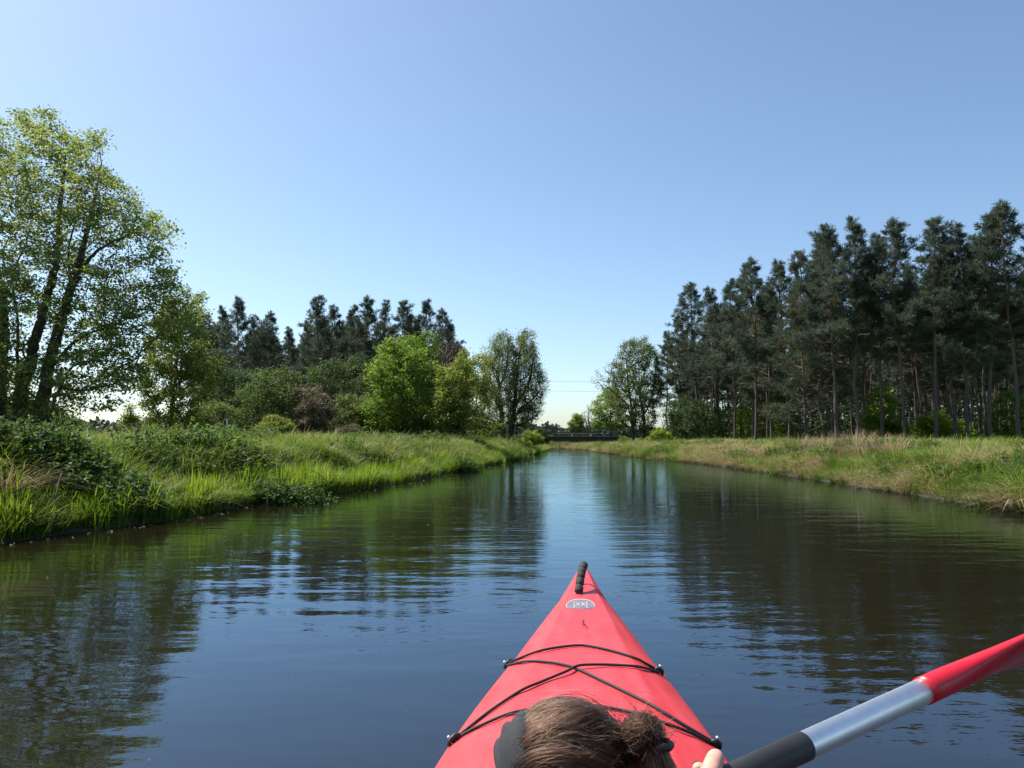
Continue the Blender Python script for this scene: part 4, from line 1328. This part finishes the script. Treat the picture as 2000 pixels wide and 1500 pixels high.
# elastic deck cords
cords = [[(990, 1296), (1020, 1283), (1050, 1272), (1090, 1264), (1133, 1260), (1165, 1264), (1200, 1272), (1238, 1284), (1262, 1296), (1288, 1311)],
         [(990, 1299), (1012, 1294), (1035, 1291), (1070, 1293), (1100, 1298), (1125, 1305), (1180, 1331), (1250, 1365), (1290, 1387), (1330, 1412), (1370, 1436), (1402, 1455)],
         [(1288, 1313), (1265, 1306), (1240, 1301), (1190, 1298), (1145, 1298), (1125, 1301), (1108, 1310), (1060, 1330), (1018, 1348), (960, 1386), (920, 1417), (882, 1448)],
         [(882, 1449), (905, 1434), (940, 1416), (985, 1397), (1020, 1388), (1080, 1379), (1140, 1377), (1200, 1384), (1250, 1396), (1310, 1416), (1355, 1434), (1402, 1457)]]
for k, cpts in enumerate(cords):
    pts = np.array([on_deck(x, y, .006 + (.005 if k == 2 and 1100 < x < 1150 else 0)) for x, y in cpts])
    q = MB(); q.tube(smooth_path(pts, 5), .0042, 7)
    link('deck_cord', q.mesh('deck_cord', M['cord'], True), None, kay)
RK = np.array([[KL[0], KD[0], 0], [KL[1], KD[1], 0], [0, 0, 1]])
for px, py, sg_ in ((994, 1298, -1), (1286, 1312, 1), (888, 1447, -1), (1397, 1455, 1)):
    o = on_deck(px, py, .004)
    a = sg_ * .75
    tilt = RK @ np.array([[math.cos(a), 0, math.sin(a)], [0, 1, 0], [-math.sin(a), 0, math.cos(a)]])
    fit = MB(); fit.tube(np.array([o + tilt @ np.array((-.016, -.012, .002)), o + tilt @ np.array((-.006, -.004, .010)), o + tilt @ np.array((.008, .004, .009)), o + tilt @ np.array((.018, .010, .0))]), [.0055, .007, .007, .0045], 8)
    ft = link('deck_fitting', fit.mesh('deck_fitting', M['black'], True), None, kay)
    sc_ = MB(); c0 = o + tilt @ np.array((-.007, .004, .014)); sc_.tube(np.array([c0, c0 + tilt @ np.array((0, 0, .006))]), [.0048, .0038], 10)
    link('screw', sc_.mesh('screw', M['alu'], True), None, ft)

# bow carrying handle
hb = on_deck(1130, 1158, .004)
s_b = hb[:2] @ KD
top = K(s_b + .135, .004, hb[2] + .100)
q = MB()
t = np.linspace(0, 1, 41)
core = hb + (top - hb) * t[:, None] + np.array((0, 0, 1)) * (.022 * np.sin(t * math.pi))[:, None]
rr = .0140 + .0052 * (np.abs(((t * 6) % 1) - .5) < .36)
rr[0] = rr[-1] = .006
q.tube(core, rr, 12)
hnd = link('bow_handle', q.mesh('bow_handle', M['webbing'], True), None, kay)
q = MB()
lp = [core[-1], K(s_b + .185, -.006, hb[2] + .06), K(s_b + .17, -.024, hb[2] + .036), K(s_b + .14, -.028, float(deck_z(s_b + .14, .3)) + .006)]
q.tube(smooth_path(lp, 5), .008, 6)
lp2 = [core[0], K(s_b - .01, -.008, hb[2] + .001), K(s_b + .05, -.020, float(deck_z(s_b + .05, .3)) + .006)]
q.tube(smooth_path(lp2, 5), .0055, 6)
link('strap', q.mesh('strap', M['black'], True), None, hnd)
q = MB(); c0 = K(s_b + .125, -.026, float(deck_z(s_b + .125, .35)) + .010); q.tube(np.array([c0, c0 + np.array((0, 0, .008))]), [.008, .006], 10)
link('screw', q.mesh('screw', M['alu'], True), None, hnd)


# oval badge on the deck, lettering turned towards the bow
def deck_patch(name, outline, mat, lift, parent):
    """flat print following the deck: outline in photo pixels, star-shaped about its middle"""
    o = np.array(outline, float)
    c = o.mean(0)
    q = MB()
    rings = [o * k + c * (1 - k) for k in (1.0, .66, .33)]
    v = [on_deck(x, y, lift) for rg in rings for x, y in rg] + [on_deck(c[0], c[1], lift)]
    n = len(o); f = []
    for k in range(2):
        f += [(k * n + i, k * n + (i + 1) % n, (k + 1) * n + (i + 1) % n, (k + 1) * n + i) for i in range(n)]
    q.add(np.array(v), np.array(f))
    q.f3.append(np.array([(2 * n + i, 2 * n + (i + 1) % n, 3 * n) for i in range(n)]))
    return link(name, q.mesh(name, M[mat]), None, parent)


def badge(rx, ry0, ry1):
    out = []
    for a in np.linspace(0, 2 * math.pi, 32, endpoint=False):
        x = 1133.5 + rx * math.copysign(abs(math.cos(a)) ** .9, math.cos(a))
        out.append((x, 1183 - (ry0 if math.sin(a) > 0 else ry1) * math.copysign(abs(math.sin(a)) ** (1 if math.sin(a) > 0 else .6), math.sin(a))))
    return out


bd = deck_patch('logo_badge', badge(28, 13.5, 6.5), 'sticker_white', .0012, kay)
deck_patch('badge_field', badge(26.8, 12.6, 5.8), 'sticker_grey', .0020, bd)
q = MB()


def stroke(pxs, r=.0016):
    pts = np.array([on_deck(x, y, .0026) for x, y in pxs])
    pts = smooth_path(pts, 4) if len(pts) > 2 else pts
    n_ = len(pts); tg = np.gradient(pts, axis=0); sd = np.cross(tg, (0, 0, 1)); sd /= np.linalg.norm(sd, axis=1)[:, None]
    v = np.empty((n_ * 2, 3)); v[0::2] = pts - sd * r; v[1::2] = pts + sd * r
    q.add(v, np.array([(2 * i, 2 * i + 1, 2 * i + 3, 2 * i + 2) for i in range(n_ - 1)]))


def ring_px(cx, cy_, rx, ry, a0=0, a1=360, n=13):
    return [(cx + rx * math.cos(math.radians(a)), cy_ - ry * math.sin(math.radians(a))) for a in np.linspace(a0, a1, n)]


stroke([(1121, 1175), (1121.5, 1181), (1121, 1187)]); stroke(ring_px(1123.5, 1179.5, 4.0, 3.6, 110, -110))
stroke(ring_px(1134, 1179.5, 3.9, 3.6)); stroke([(1131.5, 1180), (1136.5, 1179)], .0012)
stroke([(1146.5, 1174.5), (1146, 1181), (1146.5, 1187)]); stroke(ring_px(1144, 1179.5, 4.0, 3.6, 70, 290))
link('badge_lettering', q.mesh('badge_lettering', M['sticker_white']), None, bd)
# dark scuff on the deck
q = MB()
sc1 = np.array([on_deck(x, y, .0028) for x, y in [(1140, 1210), (1138.5, 1214), (1139.5, 1219), (1144, 1221), (1147, 1227)]])
q.tube(smooth_path(sc1, 4), np.concatenate([np.linspace(.001, .0042, 8), np.linspace(.0042, .0008, 9)]), 5)
link('deck_scuff', q.mesh('deck_scuff', M['scuff']), None, kay)

# ------------------------------------------------------------------ paddle
A3, B3 = at_d(1573, 1456, .93), at_d(1803, 1350, 1.03)
ax = (B3 - A3) / np.linalg.norm(B3 - A3)
LB = np.linalg.norm(B3 - A3)
pad = empty('paddle', A3, 'double paddle with silver shaft, black grip and red blade at lower right', 'paddle')
pt = lambda l: ax * l


def seg_tube(name, l0, l1, r, mat, n=2, lip=0):
    q = MB()
    ls = [l0, l0 + .0015, l1 - .0015, l1]; rr = [r - .0012, r, r, r - .0012]
    q.tube(np.array([pt(l) for l in ls]), rr, 32)
    return link(name, q.mesh(name, M[mat], True), None, pad)


RS = .0158
seg_tube('shaft', -.98, LB + .03, RS, 'alu')
seg_tube('grip', -.33, 0.0, RS + .0009, 'black')
seg_tube('grip', -.98 + .02, -.70, RS + .0009, 'black')
# blades
view = np.array((0, 0, H)) - B3; view /= np.linalg.norm(view)
side_v = np.cross(ax, view); side_v /= np.linalg.norm(side_v)
toward = np.cross(side_v, ax)


def blade(l0, sgn, name='blade'):
    wdir = toward * math.cos(math.radians(10)) * -1 + side_v * math.sin(math.radians(10))
    if sgn < 0: wdir = toward * .35 + side_v * .94
    wdir /= np.linalg.norm(wdir)
    ndir = np.cross(ax, wdir)
    q = MB()
    L = .50
    ts = np.linspace(0, 1, 34)
    NS = 40
    V = []
    for t in ts:
        l = l0 + sgn * L * t
        m = np.clip((t - .06) / .62, 0, 1); m = m * m * (3 - 2 * m)
        wide = RS * 1.12 * (1 - m) + m * .098 * np.sqrt(max(0.02, 1 - max(0, (t - .62) / .385) ** 2.6))
        thick = RS * 1.12 * (1 - m) + m * .0045
        rib = RS * 1.05 * (1 - np.clip((t - .1) / .75, 0, 1)) ** .8
        row = []
        for k in range(NS):
            a = 2 * math.pi * k / NS
            c, s_ = math.cos(a), math.sin(a)
            x = wide * c
            y = thick * s_
            rz = rib * math.sqrt(max(0, 1 - min(1, abs(x) / (RS * 1.1)) ** 2)) * np.sign(s_)
            y = y if abs(y) > abs(rz) else rz
            y += -m * .10 * (x * x) * 6 * .3 + sgn * 0 - .02 * t * t
            row.append(pt(l) + wdir * (x - .012 * m * t) + ndir * y)
        V.append(row)
    V = np.array(V)
    ix = np.arange(V.shape[0] * NS).reshape(V.shape[0], NS)
    q.add(V.reshape(-1, 3), np.stack([ix[:-1], np.roll(ix[:-1], -1, 1), np.roll(ix[1:], -1, 1), ix[1:]], -1).reshape(-1, 4))
    b0 = q.n
    q.add(np.array([V[0].mean(0), V[-1].mean(0)]), np.zeros((0, 3), int))
    k = np.arange(NS); k2 = np.roll(k, -1)
    q.f3.append(np.stack([np.full(NS, b0), k2, k], -1)); o2 = (V.shape[0] - 1) * NS
    q.f3.append(np.stack([np.full(NS, b0 + 1), o2 + k, o2 + k2], -1))
    return link(name, q.mesh(name, M['blade'], True), None, pad)


blade(LB, 1)
blade(-.98, -1)

# ------------------------------------------------------------------ people
def skin_mat():
    m, nt, b, out = new_mat('skin')
    n = noise(nt, 40, 4, pos(nt, obj=True))
    nt.links.new(ramp(nt, n, [(.3, (.52, .27, .20)), (.7, (.64, .37, .28))]), b.inputs['Base Color'])
    b.inputs['Roughness'].default_value = .5
    b.inputs['Subsurface Weight'].default_value = .12
    b.inputs['Subsurface Radius'].default_value = (.012, .005, .003)
    return m


M['skin'] = skin_mat()
M['nail'] = plain('nail', (.72, .48, .42), .3, var=.05)
M['shirt'] = plain('dark_shirt', (.03, .034, .045), .85, var=.3, scale=30, bump=.4, bscale=90)
M['scarf'] = plain('charcoal_headscarf', (.020, .021, .024), .85, var=.2, scale=60, bump=.3, bscale=500)
M['hairbase'] = plain('hair_underlayer', (.022, .013, .008), .8, var=.4, scale=60)


def capsules(chains, voxel, name, mat, smooth=4):
    """tapered limbs fused into one continuous skin"""
    q = MB()
    for pts, rad in chains:
        pts = np.asarray(pts, float); rad = np.asarray(rad, float)
        if len(pts) > 2:
            s = smooth_path(pts, 5)
            rad = np.interp(np.linspace(0, len(rad) - 1, len(s)), np.arange(len(rad)), rad); pts = s
        d0 = pts[0] - pts[1]; d0 /= np.linalg.norm(d0); d1 = pts[-1] - pts[-2]; d1 /= np.linalg.norm(d1)
        pre = [(pts[0] + d0 * rad[0] * math.sin(a), rad[0] * math.cos(a)) for a in (1.5, 1.2, .8, .4)]
        post = [(pts[-1] + d1 * rad[-1] * math.sin(a), rad[-1] * math.cos(a)) for a in (.4, .8, 1.2, 1.5)]
        P_ = np.array([p for p, _ in pre] + list(pts) + [p for p, _ in post]); R_ = np.array([r for _, r in pre] + list(rad) + [r for _, r in post])
        q.tube(P_, R_, 14)
    me = q.mesh(name + '_raw')
    o = bpy.data.objects.new(name + '_raw', me); C.objects.link(o)
    md = o.modifiers.new('fuse', 'REMESH'); md.mode = 'VOXEL'; md.voxel_size = voxel; md.use_smooth_shade = True
    ms = o.modifiers.new('soft', 'SMOOTH'); ms.iterations = smooth; ms.factor = .5
    dg = bpy.context.evaluated_depsgraph_get()
    res = bpy.data.meshes.new_from_object(o.evaluated_get(dg))
    bpy.data.objects.remove(o)
    res.name = name
    res.materials.clear(); res.materials.append(mat)
    for p_ in res.polygons: p_.use_smooth = True
    return res


# --- front paddler, head turned left, seen from behind
HC = at_d(1100, 1553, 1.18)                       # middle of the head
fwd = np.array((-.93, .30, -.20)); fwd /= np.linalg.norm(fwd)         # where the face looks
upv = np.array((-.05, .12, 1.0)); upv -= fwd * (upv @ fwd); upv /= np.linalg.norm(upv)
lat = np.cross(upv, fwd)                           # her left
ra, rb, rc = .100, .078, .112                      # skull half sizes: front-back, sideways, up
head_pt = lambda f, l, u: HC + fwd * f + lat * l + upv * u
hip = np.array((HC[0] + .01, HC[1] - .02, .16))
neck = head_pt(-.035, 0, -.13); chest = np.array((HC[0] + .02, HC[1] - .03, HC[2] - .36))
if chest[2] < .3: chest[2] = .3
ch = []
ch.append(([head_pt(-.025, 0, .015), head_pt(.03, 0, .012)], [.078, .076]))
ch.append(([head_pt(0.035, 0, -.035), head_pt(.058, 0, -.078)], [.056, .030]))     # jaw and chin
ch.append(([head_pt(.090, 0, .0), head_pt(.112, 0, -.026)], [.010, .014]))          # nose
for e in (-1, 1):
    ch.append(([head_pt(-.012, e * .078, .012), head_pt(-.004, e * .080, -.028)], [.012, .009]))   # ears
    ch.append(([head_pt(.083, e * .020, -.062), head_pt(.088, 0, -.060)], [.006, .008]))            # lips
ch.append(([neck, head_pt(-.03, 0, -.05)], [.052, .050]))
sl = np.array((HC[0] - .17, HC[1] - .05, HC[2] - .245)); sr = np.array((HC[0] + .19, HC[1] - .06, HC[2] - .25))
ch.append(([hip, (hip + chest) / 2, chest, (chest + neck) / 2 + np.array((0, 0, .02)), neck], [.15, .13, .14, .085, .053]))
ch.append(([sl, (sl + sr) / 2 + np.array((0, 0, -.02)), sr], [.058, .085, .058]))
for s0, e in ((sl, -1), (sr, 1)):
    el_ = s0 + np.array((e * .07, .06, -.22)); wr = el_ + np.array((-e * .10, .22, .02)); kn = wr + np.array((-e * .03, .07, -.01))
    el_[2] = max(el_[2], .33); wr[2] = max(wr[2], .40); kn[2] = max(kn[2], .39)
    ch.append(([s0, (s0 + el_) / 2, el_], [.052, .046, .040])); ch.append(([el_, (el_ + wr) / 2, wr], [.040, .036, .026])); ch.append(([wr, kn], [.028, .032]))
    for k in range(4):
        b0 = kn + np.array(((k - 1.5) * .019, .02, .004)); ch.append(([b0, b0 + np.array((0, .035 + .004 * (1.5 - abs(k - 1.5)), -.004)), b0 + np.array((0, .058, -.026))], [.0095, .009, .0075]))
    ch.append(([kn + np.array((-e * .028, -.02, 0)), kn + np.array((-e * .045, .012, -.004)), kn + np.array((-e * .045, .036, -.012))], [.011, .010, .008]))
for e in (-1, 1):                                   # legs stretched forward inside the hull
    h0 = hip + np.array((e * .09, .02, -.02)); ch.append(([h0, h0 + np.array((e * .05, .42, .04)), h0 + np.array((e * .03, .82, -.06)), h0 + np.array((e * .03, .90, .02))], [.075, .058, .042, .032]))
per = empty('person', (hip[0], hip[1], .11), 'front paddler with brown hair tied back and charcoal headscarf, head turned left', 'person')
off_p = np.array(per.location)
body = link('body', capsules(ch, .0075, 'body', M['skin']), None, per); body.location = tuple(-off_p)
# shirt: a slightly larger shell over trunk and upper arms
sh = [([hip, (hip + chest) / 2, chest, (chest + neck) / 2 + np.array((0, 0, -.01))], [.163, .143, .153, .092]), ([sl, (sl + sr) / 2 + np.array((0, 0, -.02)), sr], [.068, .095, .068])]
for s0, e in ((sl, -1), (sr, 1)):
    el_ = s0 + np.array((e * .07, .06, -.22)); el_[2] = max(el_[2], .33)
    sh.append(([s0, (s0 + el_) / 2, el_ * .8 + s0 * .2], [.063, .057, .054]))
o = link('shirt', capsules(sh, .010, 'shirt', M['shirt']), None, per); o.location = tuple(-off_p)

# hair cap under the strands
bun_dir = np.array((-.955, -.18, .20)); bun_dir /= np.linalg.norm(bun_dir)      # in head axes (f, l, u)


def surf(dirs, lift):
    dirs = np.asarray(dirs, float)
    dirs = dirs / np.linalg.norm(dirs, axis=-1, keepdims=True)
    ax_ = np.array((ra, rb, rc))
    rr = 1 / np.linalg.norm(dirs / ax_, axis=-1, keepdims=True)
    loc = dirs * (rr + np.asarray(lift)[..., None])
    return HC + loc[..., :1] * fwd + loc[..., 1:2] * lat + loc[..., 2:3] * upv


th = np.linspace(0, math.pi, 30); ph = np.linspace(0, 2 * math.pi, 48, endpoint=False)
T_, P_ = np.meshgrid(th, ph, indexing='ij')
D_ = np.stack([np.sin(T_) * np.cos(P_), np.sin(T_) * np.sin(P_), np.cos(T_)], -1)
okf = (D_[..., 0] < .62) & (D_[..., 2] > -.62 - .5 * D_[..., 0] * 0) & ~((D_[..., 0] > .15) & (D_[..., 2] < .25))
v = surf(D_.reshape(-1, 3), np.full(D_.size // 3, .006))
ix = np.arange(v.shape[0]).reshape(30, 48)
qd = np.stack([ix[:-1], np.roll(ix[:-1], -1, 1), np.roll(ix[1:], -1, 1), ix[1:]], -1).reshape(-1, 4)
okv = okf.ravel()
q = MB(); q.add(v, qd[okv[qd].all(1)])
o = link('hair_underlayer', q.mesh('hair_underlayer', M['hairbase'], True), None, per); o.location = tuple(-off_p)


def hair_mat():
    m, nt, b, out = new_mat('brown_hair')
    h_ = nd(nt, 'ShaderNodeBsdfHairPrincipled')
    h_.parametrization = 'COLOR'
    hi = nd(nt, 'ShaderNodeHairInfo')
    col = ramp(nt, hi.outputs['Random'], [(0, (.010, .0045, .0025)), (.6, (.030, .0135, .0075)), (1, (.085, .043, .024))])
    nt.links.new(col, h_.inputs['Color'])
    h_.inputs['Roughness'].default_value = .38
    h_.inputs['Radial Roughness'].default_value = .5
    h_.inputs['IOR'].default_value = 1.36
    nt.links.new(h_.outputs[0], out.inputs['Surface'])
    return m


M['hair'] = hair_mat()
strands = []
r = np.random.default_rng(77)
NH, NK = 10500, 14
tt = np.linspace(0, 1, NK)
while len(strands) < NH:
    d0 = r.normal(size=3); d0 /= np.linalg.norm(d0)
    if d0[0] > .60 or d0[2] < -.55 or (d0[0] > .15 and d0[2] < .22): continue
    if d0[2] < 0 and r.uniform() < .5: continue
    cosw = np.clip(d0 @ bun_dir, -1, 1); om = math.acos(cosw)
    if om < .12: continue
    lock = np.floor(np.array((math.atan2(d0[1], d0[2]) * 5.5, om * 1.2)))
    lr = np.random.default_rng(int(lock[0] * 31 + lock[1] * 7 + 1000))
    lkoff = lr.uniform(-.22, .22); lklift = lr.uniform(.0, .018); lkw = lr.uniform(-.14, .14)
    sl_ = (np.sin((1 - tt) * om)[:, None] * d0 + np.sin(tt * om)[:, None] * bun_dir) / math.sin(om)
    side = np.cross(d0, bun_dir); side /= np.linalg.norm(side)
    wv = np.sin(tt * math.pi) * (lkoff + r.normal() * .035) + np.sin(tt * 2 * math.pi) * (lkw + r.normal() * .02)
    sl_ = sl_ + side * wv[:, None]
    ly = r.uniform() ** 1.5
    lift = .006 + (lklift + .010 * ly) * np.sin(np.clip(tt * 1.1 + .05, 0, 1) * math.pi) + .004 * (1 - tt) * ly
    if r.uniform() < .035: lift = lift + r.uniform(.004, .020) * np.sin(tt * math.pi) ** 1.4
    p_ = surf(sl_, lift)
    strands.append(p_ + r.normal(size=3) * .0015)
BT = surf(bun_dir[None], np.array([.010]))[0]                 # where the hair is tied
bunc = at_d(1256, 1436, 1.155)
bun_up = np.array((.25, 0, 1.0))
# bun: loops of hair round the knot
NB = 2600
e1 = bunc - BT; e1 /= np.linalg.norm(e1)
e2 = np.cross(e1, np.array((0, 1.0, 0))); e2 /= np.linalg.norm(e2); e3 = np.cross(e1, e2)
for i in range(NB):
    nn = r.normal(size=3) + e3 * 1.1; nn /= np.linalg.norm(nn)
    g1 = np.cross(nn, r.normal(size=3)); g1 /= np.linalg.norm(g1); g2 = np.cross(nn, g1)
    aa = r.uniform(0, 6.283) + np.linspace(0, r.uniform(1.2, 3.2), NK)
    R_ = .028 * r.uniform(.55, 1.0) ** .6
    off_ = nn * r.normal() * .006
    wob = np.cumsum(r.normal(size=(NK, 3)) * .0008, 0)
    strands.append(bunc + off_ + (np.cos(aa)[:, None] * g1 + np.sin(aa)[:, None] * g2) * R_ * (1 + .12 * np.sin(aa * 2 + i))[:, None] + wob)
for i in range(140):   # fuzzy ends standing out of the bun
    o_ = r.normal(size=3); o_ /= np.linalg.norm(o_)
    sd_ = np.cross(o_, r.normal(size=3))
    L_ = r.uniform(.008, .03)
    strands.append(bunc + o_ * .026 + (o_ * tt[:, None] + sd_ * (tt[:, None] ** 2) * .8) * L_)
for i in range(900):   # strands leading from the tie into the bun
    a = r.normal(size=3) * .009
    k = tt[:, None]
    strands.append((BT + a * 1.4) * (1 - k) + (bunc + a * 1.8) * k + upv * (.010 * np.sin(tt * math.pi))[:, None])
tail_end = at_d(1312, 1640, 1.10)
for i in range(2200):  # tail falling behind the shoulder
    a = r.normal(size=3); a /= np.linalg.norm(a); a *= r.uniform() ** .5
    k = tt[:, None]
    mid = at_d(1292, 1475, 1.12)
    base = (1 - k) ** 2 * (bunc + np.array((.008, -.01, -.01)) + a * .012) + 2 * k * (1 - k) * (mid + a * .026) + k ** 2 * (tail_end + a * .03)
    strands.append(base + np.cumsum(r.normal(size=(NK, 3)) * .0008, 0))
for i in range(260):   # loose wisps
    d0 = r.normal(size=3); d0[2] = abs(d0[2]) + .2; d0[0] = -abs(d0[0]) * .6 + .2; d0 /= np.linalg.norm(d0)
    root = surf(d0[None], np.array([.012]))[0]
    out_ = (d0[0] * fwd + d0[1] * lat + d0[2] * upv)
    fl = np.cross(out_, r.normal(size=3)) * .7 - fwd * .6
    L = r.uniform(.02, .07)
    k = tt[:, None]
    strands.append(root + fl * L * k + out_ * L * .35 * (k - k ** 2 * .6) + np.cumsum(r.normal(size=(NK, 3)) * .0007, 0))
S_ = np.array(strands) - off_p
hc = bpy.data.hair_curves.new('hair')
hc.add_curves([NK] * len(S_))
hc.position_data.foreach_set('vector', S_.astype(np.float32).ravel())
ra_ = hc.attributes.get('radius') or hc.attributes.new('radius', 'FLOAT', 'POINT')
rad_ = np.tile(np.interp(tt, [0, .7, 1], [.00030, .00026, .00012]), len(S_))
ra_.data.foreach_set('value', rad_.astype(np.float32))
hc.materials.append(M['hair'])
o = bpy.data.objects.new('hair', hc); C.objects.link(o); o.parent = per
# scrunchie
q = MB()
sc0 = at_d(1300, 1452, 1.125)
tl = at_d(1300, 1490, 1.12) - at_d(1285, 1430, 1.13); tl /= np.linalg.norm(tl)
s1 = np.cross(tl, (0, 1, 0)); s1 /= np.linalg.norm(s1); s2 = np.cross(tl, s1)
aa = np.linspace(0, 2 * math.pi, 49)
ctr = at_d(1288, 1458, 1.14)
q.tube(np.array([ctr + (math.cos(a) * s1 + math.sin(a) * s2) * (.0150 + .001 * math.sin(5 * a)) + tl * .002 * math.sin(3 * a) for a in aa]), .0058 + .0008 * np.sin(aa * 11), 10, False)
o = link('hair_tie', q.mesh('hair_tie', M['black'], True), None, per); o.location = tuple(-off_p)
# headscarf: folded cloth band round the front of the head
q = MB()
NA, NW = 72, 15
V = []
for i, a in enumerate(np.linspace(0, 2 * math.pi, NA, endpoint=False)):
    row = []
    for j, w in enumerate(np.linspace(-1, 1, NW)):
        # band plane faces forward and up a little
        f0 = .44 + .34 * w + .10 * math.cos(a)
        dvec = np.array((f0, math.sin(a) * .92, math.cos(a) * .92 - f0 * .12))
        fold = .0035 * math.sin(w * 9 + 1.6 * math.sin(a * 2) + a) + .002 * math.sin(w * 17 + a * 5)
        lift = .021 + fold * .9 - .010 * abs(w) ** 3
        row.append(surf(dvec[None], np.array([lift]))[0])
    V.append(row)
V = np.array(V); ix = np.arange(NA * NW).reshape(NA, NW)
q.add(V.reshape(-1, 3), np.stack([ix[:, :-1], np.roll(ix, -1, 0)[:, :-1], np.roll(ix, -1, 0)[:, 1:], ix[:, 1:]], -1).reshape(-1, 4))
o = link('headscarf', q.mesh('headscarf', M['scarf'], True), None, per); o.location = tuple(-off_p)
md = o.modifiers.new('thick', 'SOLIDIFY'); md.thickness = .003

# --- the hand of the rear paddler on the shaft
lh = -.167
hcx = A3 + ax * lh
ups = np.cross(ax, view); ups /= np.linalg.norm(ups)
if ups[2] < 0: ups = -ups                                  # across the shaft, upwards in the picture
tow = view                                                  # towards the camera
ring = lambda ang, rad, l: hcx + ax * l + (tow * math.cos(ang) + ups * math.sin(ang)) * rad
hd = []
# palm lies on the near lower side; fingers pass under the shaft and come up beyond it
for k, (l, ln_, rr) in enumerate([(.036, 1.0, .0088), (.012, 1.06, .0092), (-.012, 1.02, .0088), (-.035, .9, .0078)]):
    a = np.radians(np.array([-40, -95, -150, -200, -200 - 42 * ln_]))
    hd.append(([ring(t_, RS + rr + .0012 + (.008 if i == 0 else 0), l) for i, t_ in enumerate(a)], [rr * 1.12, rr * 1.1, rr * 1.04, rr, rr * .86]))
hd.append(([ring(math.radians(-20), .036, -.035), ring(math.radians(-20), .037, .030)], [.018, .020]))
hd.append(([ring(math.radians(-12), .040, -.03), ring(math.radians(-5), .075, -.035)], [.020, .024]))
hd.append(([ring(math.radians(0), .040, .022), ring(math.radians(30), .034, .040), ring(math.radians(62), .029, .046), ring(math.radians(88), .026, .044)], [.014, .0115, .0100, .0082]))
wrist = ring(math.radians(-10), .095, -.045)
elbow = np.array((.34, .18, .52)); shoulder = np.array((.22, -.16, .72))
hd.append(([ring(math.radians(-5), .07, -.034), wrist, (wrist * .5 + elbow * .5), elbow], [.024, .026, .038, .043]))
hd.append(([elbow, (elbow + shoulder) / 2, shoulder], [.043, .048, .055]))
arm = empty('person', hcx, 'bare right hand of the rear paddler gripping the paddle shaft', 'person')
o = link('arm', capsules(hd, .0032, 'arm', M['skin'], 3), None, arm); o.location = tuple(-hcx)
for l, ln_, rr in [(.036, 1.0, .0088), (.012, 1.06, .0092), (-.012, 1.02, .0088), (-.035, .9, .0078)]:
    a1 = math.radians(-200 - 40 * ln_); c0 = ring(a1, RS + rr * 1.92, l)
    q = MB(); n_ = (tow * math.cos(a1) + ups * math.sin(a1)); tn = (-tow * math.sin(a1) + ups * math.cos(a1))
    v = [c0 + ax * rr * .6 * math.cos(t_) + tn * rr * .75 * math.sin(t_) - n_ * .0012 * abs(math.cos(t_)) for t_ in np.linspace(0, 2 * math.pi, 12, endpoint=False)]
    q.add(np.array(v + [c0 + n_ * .0008]), np.array([(i, (i + 1) % 12, 12) for i in range(12)]))
    nl = link('fingernail', q.mesh('fingernail', M['nail'], True), None, arm); nl.location = tuple(-hcx)
q = MB(); sh = [shoulder, (elbow * .45 + shoulder * .55), elbow * .8 + shoulder * .2]
q.tube(smooth_path(sh, 6), np.linspace(.072, .060, 13), 20)
o = link('sleeve', q.mesh('sleeve', M['shirt'], True), None, arm); o.location = tuple(-hcx)
